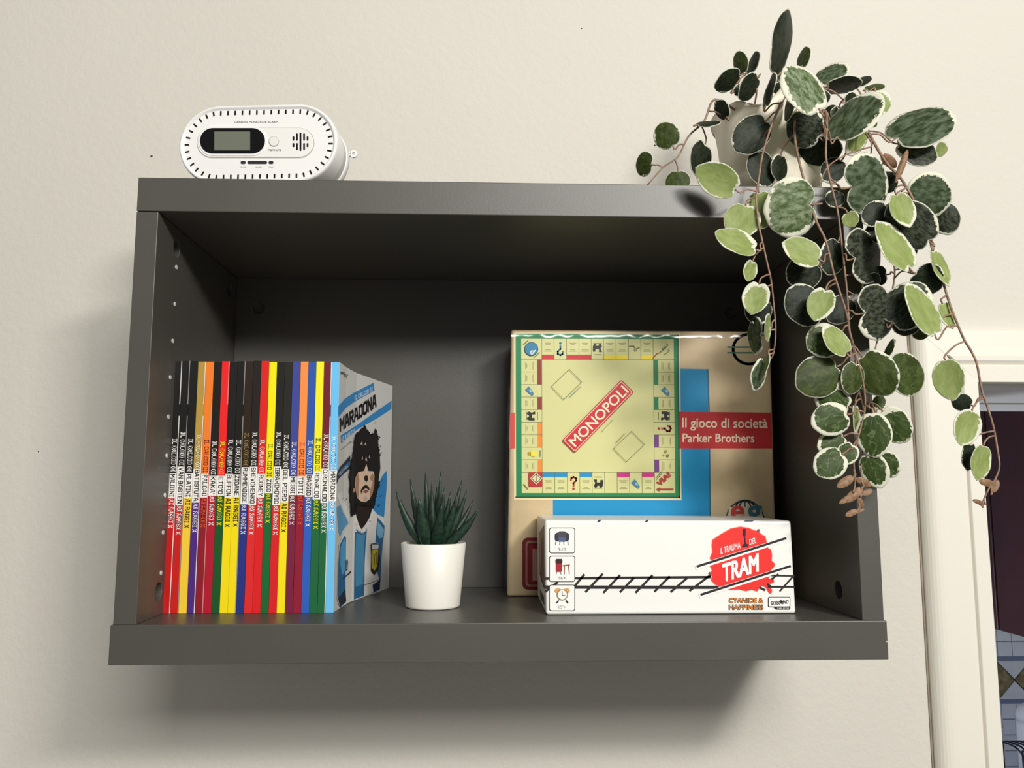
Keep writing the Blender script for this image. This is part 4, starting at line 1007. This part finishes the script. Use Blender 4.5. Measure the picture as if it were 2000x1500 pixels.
# vines: pixels traced on the photograph, each with its own depth (cm from the shelf front, minus is towards the room)
stems = [
 ([(1450, 225, 5), (1397, 194, 4), (1375, 237, 4), (1345, 266, 4), (1324, 306, 4), (1295, 327, 4), (1264, 362, 4)], .0011),
 ([(1530, 225, 6), (1526, 200, 1), (1516, 223, -.5), (1505, 250, -.8), (1489, 303, -1.4), (1483, 343, -2), (1477, 383, -2.4), (1481, 433, -2.6), (1487, 463, -2.6), (1499, 516, -2.6), (1506, 548, -2.6), (1511, 593, -2.6), (1515, 644, -2.4), (1511, 689, -2.2), (1502, 705, -2)], .0010),
 ([(1600, 225, 6), (1606, 215, 2), (1615, 226, -.5), (1613, 293, -1.6), (1615, 320, -1.8), (1625, 368, -2.2), (1636, 413, -2.2), (1642, 460, -2.2), (1646, 495, -2.2), (1654, 567, -2), (1657, 612, -2), (1661, 657, -2), (1672, 705, -2), (1673, 744, -2), (1687, 805, -2), (1685, 881, -2), (1682, 924, -2), (1684, 952, -2), (1678, 996, -2)], .0010),
 ([(1560, 230, 6), (1555, 215, 2), (1552, 262, 0), (1562, 320, -1.4), (1590, 420, -3), (1613, 471, -3.2), (1627, 529, -3.2), (1639, 567, -3), (1654, 615, -2.8), (1660, 650, -2.6), (1680, 720, -2.6), (1690, 790, -2.4), (1675, 860, -2.4), (1668, 898, -2.4), (1670, 941, -2.2), (1667, 964, -2.2)], .0011),
 ([(1650, 235, 6), (1672, 222, 3), (1687, 243, 1.5), (1705, 275, .5), (1719, 299, 0), (1735, 323, -.4), (1756, 344, -.8), (1769, 363, -1), (1783, 389, -1), (1803, 435, -.8), (1820, 477, -.8), (1831, 516, -.8), (1847, 568, -.8), (1858, 602, -.8), (1881, 659, -.8), (1897, 686, -.8), (1908, 711, -.8), (1917, 760, -.8), (1927, 790, -.8), (1940, 833, -.8), (1948, 877, -.8), (1952, 910, -.8), (1945, 933, -.8), (1930, 957, -.8), (1918, 984, -.8)], .0013),
 ([(1640, 240, 6), (1668, 235, 2), (1684, 251, 0), (1703, 283, -.8), (1684, 291, -1.2), (1649, 304, -1.5), (1617, 326, -1.8), (1600, 360, -2.4)], .0009),
 ([(1700, 440, -.2), (1738, 490, .2), (1745, 509, .4), (1747, 543, .4), (1735, 600, 0), (1715, 660, -.4), (1700, 730, -.8), (1697, 800, -1.4)], .0009),
 ([(1640, 230, 6), (1640, 205, 4), (1655, 190, 4), (1690, 185, 4)], .0009),
 ([(1470, 225, 5), (1478, 175, 3), (1470, 150, 4), (1455, 145, 4)], .0009),
 ([(1530, 225, 6), (1522, 170, 4), (1517, 150, 4)], .0009),
]
stem_pts = []
for pts, r in stems:
    P3 = spline([U(x, y, d / 100) for x, y, d in pts], 5)
    bm = bmesh.new(); tube(bm, P3, [r * (1 - .45 * k / len(P3)) for k in range(len(P3))], 6)
    obj('stem', bm, m_stem, pt); stem_pts += P3

def make_leaf(bx, by, tx, ty, w, kind, d, roll=0, tilt=1, notch=.2, cup=.10, pet=True):
    """base pixel, tip pixel, apparent width, look, depth in cm; roll sign / tilt sign choose which way a foreshortened leaf turns"""
    under = kind.startswith('U'); d = d / 100
    B3 = U(bx, by, d); T3 = U(tx, ty, d)
    sc = (d - CAM.y) / FPX
    L = (T3 - B3).length; W = w * sc
    if kind != 'B' and L < .82 * W:
        ex = math.sqrt((.88 * W) ** 2 - L * L) * tilt; vr_ = T3 - CAM; T3 = T3 + vr_.normalized() * ex; L = (T3 - B3).length
    rl = 0
    if kind != 'B' and W < .72 * L:
        rl = math.acos(max(.12, W / (.80 * L))) * (1 if roll >= 0 else -1); W = .80 * L
    elif roll: rl = R(roll); W = W / math.cos(rl)
    Y = (T3 - B3).normalized(); V = (CAM - B3).normalized()
    X = Y.cross(V).normalized(); Nn = X.cross(Y)
    X, Nn = X * math.cos(rl) + Nn * math.sin(rl), Nn * math.cos(rl) - X * math.sin(rl)
    if under: X, Nn = -X, -Nn
    bm = bmesh.new(); lay = bm.verts.layers.float_vector.new('leafuv')
    fr = [0, .3, .58, .78, .9, 1.0]; n = 28
    ph0 = random.uniform(0, 6)
    def ring_layer(off, mi):
        rings = []
        for f in fr:
            row = []
            for k in range(n if f else 1):
                a = 2 * math.pi * k / n           # 0 at the tip, pi at the base
                rho = .5 * (1 + (.15 if under else .07) * math.exp(-(abs(math.atan2(math.sin(a), math.cos(a))) / .33) ** 1.4) - notch * math.exp(-((a - math.pi) / .26) ** 2) + .012 * math.sin(9 * a + ph0) * (1 if f == 1 else 0))
                x = rho * math.sin(a) * f; y = .5 + rho * math.cos(a) * f
                z = -cup * L * ((2 * x) ** 2 * .55 + (2 * (y - .5)) ** 2 * .45) + .012 * L * math.sin(4 * a + ph0) * f * f
                v = bm.verts.new(X * (x * W) + Y * (y * L) + Nn * (z + off)); v[lay] = (x, y, f); row.append(v)
            rings.append(row)
        for k in range(n):
            f_ = bm.faces.new((rings[0][0], rings[1][k], rings[1][(k + 1) % n])); f_.material_index = mi; f_.smooth = True
        for i in range(1, len(fr) - 1):
            for k in range(n):
                f_ = bm.faces.new((rings[i][k], rings[i][(k + 1) % n], rings[i + 1][(k + 1) % n], rings[i + 1][k])); f_.material_index = mi; f_.smooth = True
        return rings[-1]
    o1 = ring_layer(.00025, 0); o2 = ring_layer(-.00025, 1)
    for k in range(n):
        f_ = bm.faces.new((o1[k], o1[(k + 1) % n], o2[(k + 1) % n], o2[k])); f_.material_index = 1 if kind != 'B' else 0
    if pet:
        near = min(stem_pts, key=lambda q_: (q_ - B3 - Vector((0, 0, .006))).length)
        dv = near - B3
        if .002 < dv.length < .07:
            c_ = dv * .5 + Vector((0, 0, .12 * dv.length)) 
            att = Y * (L * .5 * notch * .9)
            tube(bm, spline([att - Nn * .0006, -Y * .002 - Nn * .001, c_, dv], 3), .00075, 5, 2)
    me = bpy.data.meshes.new('leaf')
    bmesh.ops.recalc_face_normals(bm, faces=bm.faces); bm.to_mesh(me); bm.free()
    top = {'T': 'mid', 'TB': 'bright', 'TD': 'dark', 'TS': 'spot', 'TG': 'green', 'TV': 'vein', 'U': 'mid', 'UG': 'mid', 'B': 'bud'}[kind]
    me.materials.append(LM[top]); me.materials.append(LM['bud'] if kind == 'B' else LM['under']); me.materials.append(m_stem)
    o = link('leaf', me, pt); o.location = B3
leaves = [
 # small sprig at the left, behind the shelf edge
 (1316, 288, 1288, 242, 54, 'TG', 4), (1275, 322, 1242, 318, 52, 'TG', 4), (1324, 331, 1324, 378, 52, 'TG', 4), (1359, 243, 1406, 236, 12, 'TD', 3, 1), (1380, 275, 1362, 341, 46, 'TD', 4.5),
 # crown
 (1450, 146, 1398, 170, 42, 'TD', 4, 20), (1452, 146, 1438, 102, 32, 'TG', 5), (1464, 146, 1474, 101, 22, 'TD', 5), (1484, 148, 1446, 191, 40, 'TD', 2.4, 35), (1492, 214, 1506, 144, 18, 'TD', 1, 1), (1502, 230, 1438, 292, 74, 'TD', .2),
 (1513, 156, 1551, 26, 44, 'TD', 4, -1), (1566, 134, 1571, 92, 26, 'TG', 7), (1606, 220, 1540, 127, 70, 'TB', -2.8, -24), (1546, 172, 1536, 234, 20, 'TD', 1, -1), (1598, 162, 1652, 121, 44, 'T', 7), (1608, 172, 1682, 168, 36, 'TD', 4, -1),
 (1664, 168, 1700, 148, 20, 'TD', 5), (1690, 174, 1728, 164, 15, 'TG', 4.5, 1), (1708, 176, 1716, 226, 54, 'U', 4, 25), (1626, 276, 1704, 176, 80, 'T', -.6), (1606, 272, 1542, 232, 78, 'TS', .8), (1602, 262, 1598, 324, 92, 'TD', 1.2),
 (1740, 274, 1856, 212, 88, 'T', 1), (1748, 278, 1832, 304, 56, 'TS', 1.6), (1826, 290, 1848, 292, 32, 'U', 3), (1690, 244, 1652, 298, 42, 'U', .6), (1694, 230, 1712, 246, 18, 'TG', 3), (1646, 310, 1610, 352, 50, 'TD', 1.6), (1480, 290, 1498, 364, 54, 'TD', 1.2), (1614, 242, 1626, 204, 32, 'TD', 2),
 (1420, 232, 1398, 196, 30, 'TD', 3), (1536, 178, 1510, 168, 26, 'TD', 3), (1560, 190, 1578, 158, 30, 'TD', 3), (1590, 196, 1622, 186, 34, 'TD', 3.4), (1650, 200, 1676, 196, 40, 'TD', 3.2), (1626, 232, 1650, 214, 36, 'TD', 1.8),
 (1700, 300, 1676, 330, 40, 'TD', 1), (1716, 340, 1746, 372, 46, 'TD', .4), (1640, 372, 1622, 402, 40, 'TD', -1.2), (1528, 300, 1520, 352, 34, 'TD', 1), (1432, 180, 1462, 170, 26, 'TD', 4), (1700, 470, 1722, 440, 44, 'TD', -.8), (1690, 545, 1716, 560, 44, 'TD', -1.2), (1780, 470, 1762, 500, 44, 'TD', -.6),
 # over the shelf edge
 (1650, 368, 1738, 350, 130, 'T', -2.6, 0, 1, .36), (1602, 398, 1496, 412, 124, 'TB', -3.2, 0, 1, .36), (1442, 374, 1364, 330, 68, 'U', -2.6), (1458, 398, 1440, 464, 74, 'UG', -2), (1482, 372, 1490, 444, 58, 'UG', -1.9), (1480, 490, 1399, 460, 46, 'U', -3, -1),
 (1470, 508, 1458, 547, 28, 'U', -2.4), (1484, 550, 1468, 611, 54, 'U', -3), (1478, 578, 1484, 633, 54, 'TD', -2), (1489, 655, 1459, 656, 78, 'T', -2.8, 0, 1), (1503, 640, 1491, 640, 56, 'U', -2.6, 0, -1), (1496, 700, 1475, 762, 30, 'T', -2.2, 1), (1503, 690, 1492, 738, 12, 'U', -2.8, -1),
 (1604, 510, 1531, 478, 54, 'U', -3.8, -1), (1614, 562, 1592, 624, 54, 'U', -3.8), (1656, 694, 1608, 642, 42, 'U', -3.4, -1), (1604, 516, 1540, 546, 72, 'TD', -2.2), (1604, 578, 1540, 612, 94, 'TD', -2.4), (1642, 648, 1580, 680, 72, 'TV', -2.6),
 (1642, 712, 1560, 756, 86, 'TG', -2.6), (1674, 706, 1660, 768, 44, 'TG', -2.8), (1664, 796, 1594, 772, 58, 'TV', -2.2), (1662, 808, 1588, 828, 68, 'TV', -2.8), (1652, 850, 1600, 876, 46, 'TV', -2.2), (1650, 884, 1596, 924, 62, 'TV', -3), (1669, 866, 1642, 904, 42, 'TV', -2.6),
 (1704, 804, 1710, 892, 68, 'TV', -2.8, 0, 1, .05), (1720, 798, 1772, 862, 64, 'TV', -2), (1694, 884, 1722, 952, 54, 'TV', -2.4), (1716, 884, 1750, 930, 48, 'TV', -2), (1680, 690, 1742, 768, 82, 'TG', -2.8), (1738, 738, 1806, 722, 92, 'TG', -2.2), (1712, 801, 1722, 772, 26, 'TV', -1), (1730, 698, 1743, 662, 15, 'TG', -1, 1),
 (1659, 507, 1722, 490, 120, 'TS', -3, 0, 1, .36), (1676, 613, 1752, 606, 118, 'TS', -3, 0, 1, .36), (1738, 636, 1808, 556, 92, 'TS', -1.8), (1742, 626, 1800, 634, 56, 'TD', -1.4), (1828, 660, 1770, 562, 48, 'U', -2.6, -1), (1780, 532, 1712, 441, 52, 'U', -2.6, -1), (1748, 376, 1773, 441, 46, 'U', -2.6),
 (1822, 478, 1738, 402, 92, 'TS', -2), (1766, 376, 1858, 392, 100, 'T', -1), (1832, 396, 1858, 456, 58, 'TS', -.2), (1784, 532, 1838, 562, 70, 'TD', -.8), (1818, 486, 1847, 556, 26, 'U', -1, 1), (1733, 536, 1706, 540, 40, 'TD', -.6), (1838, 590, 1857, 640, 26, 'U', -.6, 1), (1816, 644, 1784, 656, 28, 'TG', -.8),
 (1751, 352, 1773, 292, 14, 'B', -1), (1722, 302, 1750, 326, 22, 'B', .2), (1736, 398, 1688, 434, 52, 'TD', -1.4), (1654, 414, 1668, 441, 34, 'U', -1.6), (1640, 466, 1618, 534, 54, 'TD', -1.4), (1666, 580, 1620, 626, 56, 'TD', -1.6), (1668, 788, 1672, 852, 14, 'U', -1.6, 1),
 # strand at the right
 (1846, 700, 1860, 778, 60, 'U', -1.4, 0, 1, .1), (1900, 792, 1860, 780, 36, 'TD', -.6), (1898, 800, 1876, 866, 50, 'U', -1.6, 0, 1, .1), (1898, 862, 1892, 918, 26, 'TD', -.6, 1), (1920, 868, 1906, 934, 36, 'U', -1.6, 0, 1, .1),
 # young brown leaves at the vine ends
 (1943, 946, 1914, 940, 15, 'B', -.9), (1938, 962, 1949, 938, 14, 'B', -1), (1921, 984, 1901, 977, 9, 'B', -.9), (1918, 988, 1912, 978, 8, 'B', -.9),
 (1668, 930, 1636, 951, 18, 'B', -2.3), (1672, 934, 1701, 949, 15, 'B', -2.1), (1684, 952, 1652, 980, 18, 'B', -2.2), (1664, 968, 1640, 983, 11, 'B', -2.2), (1684, 966, 1704, 957, 12, 'B', -2.1), (1676, 996, 1652, 1007, 12, 'B', -2.1), (1677, 972, 1684, 992, 11, 'B', -2.1), (1676, 1000, 1688, 994, 6, 'B', -2),
]
for lf in leaves: make_leaf(*lf)
settle(pt)
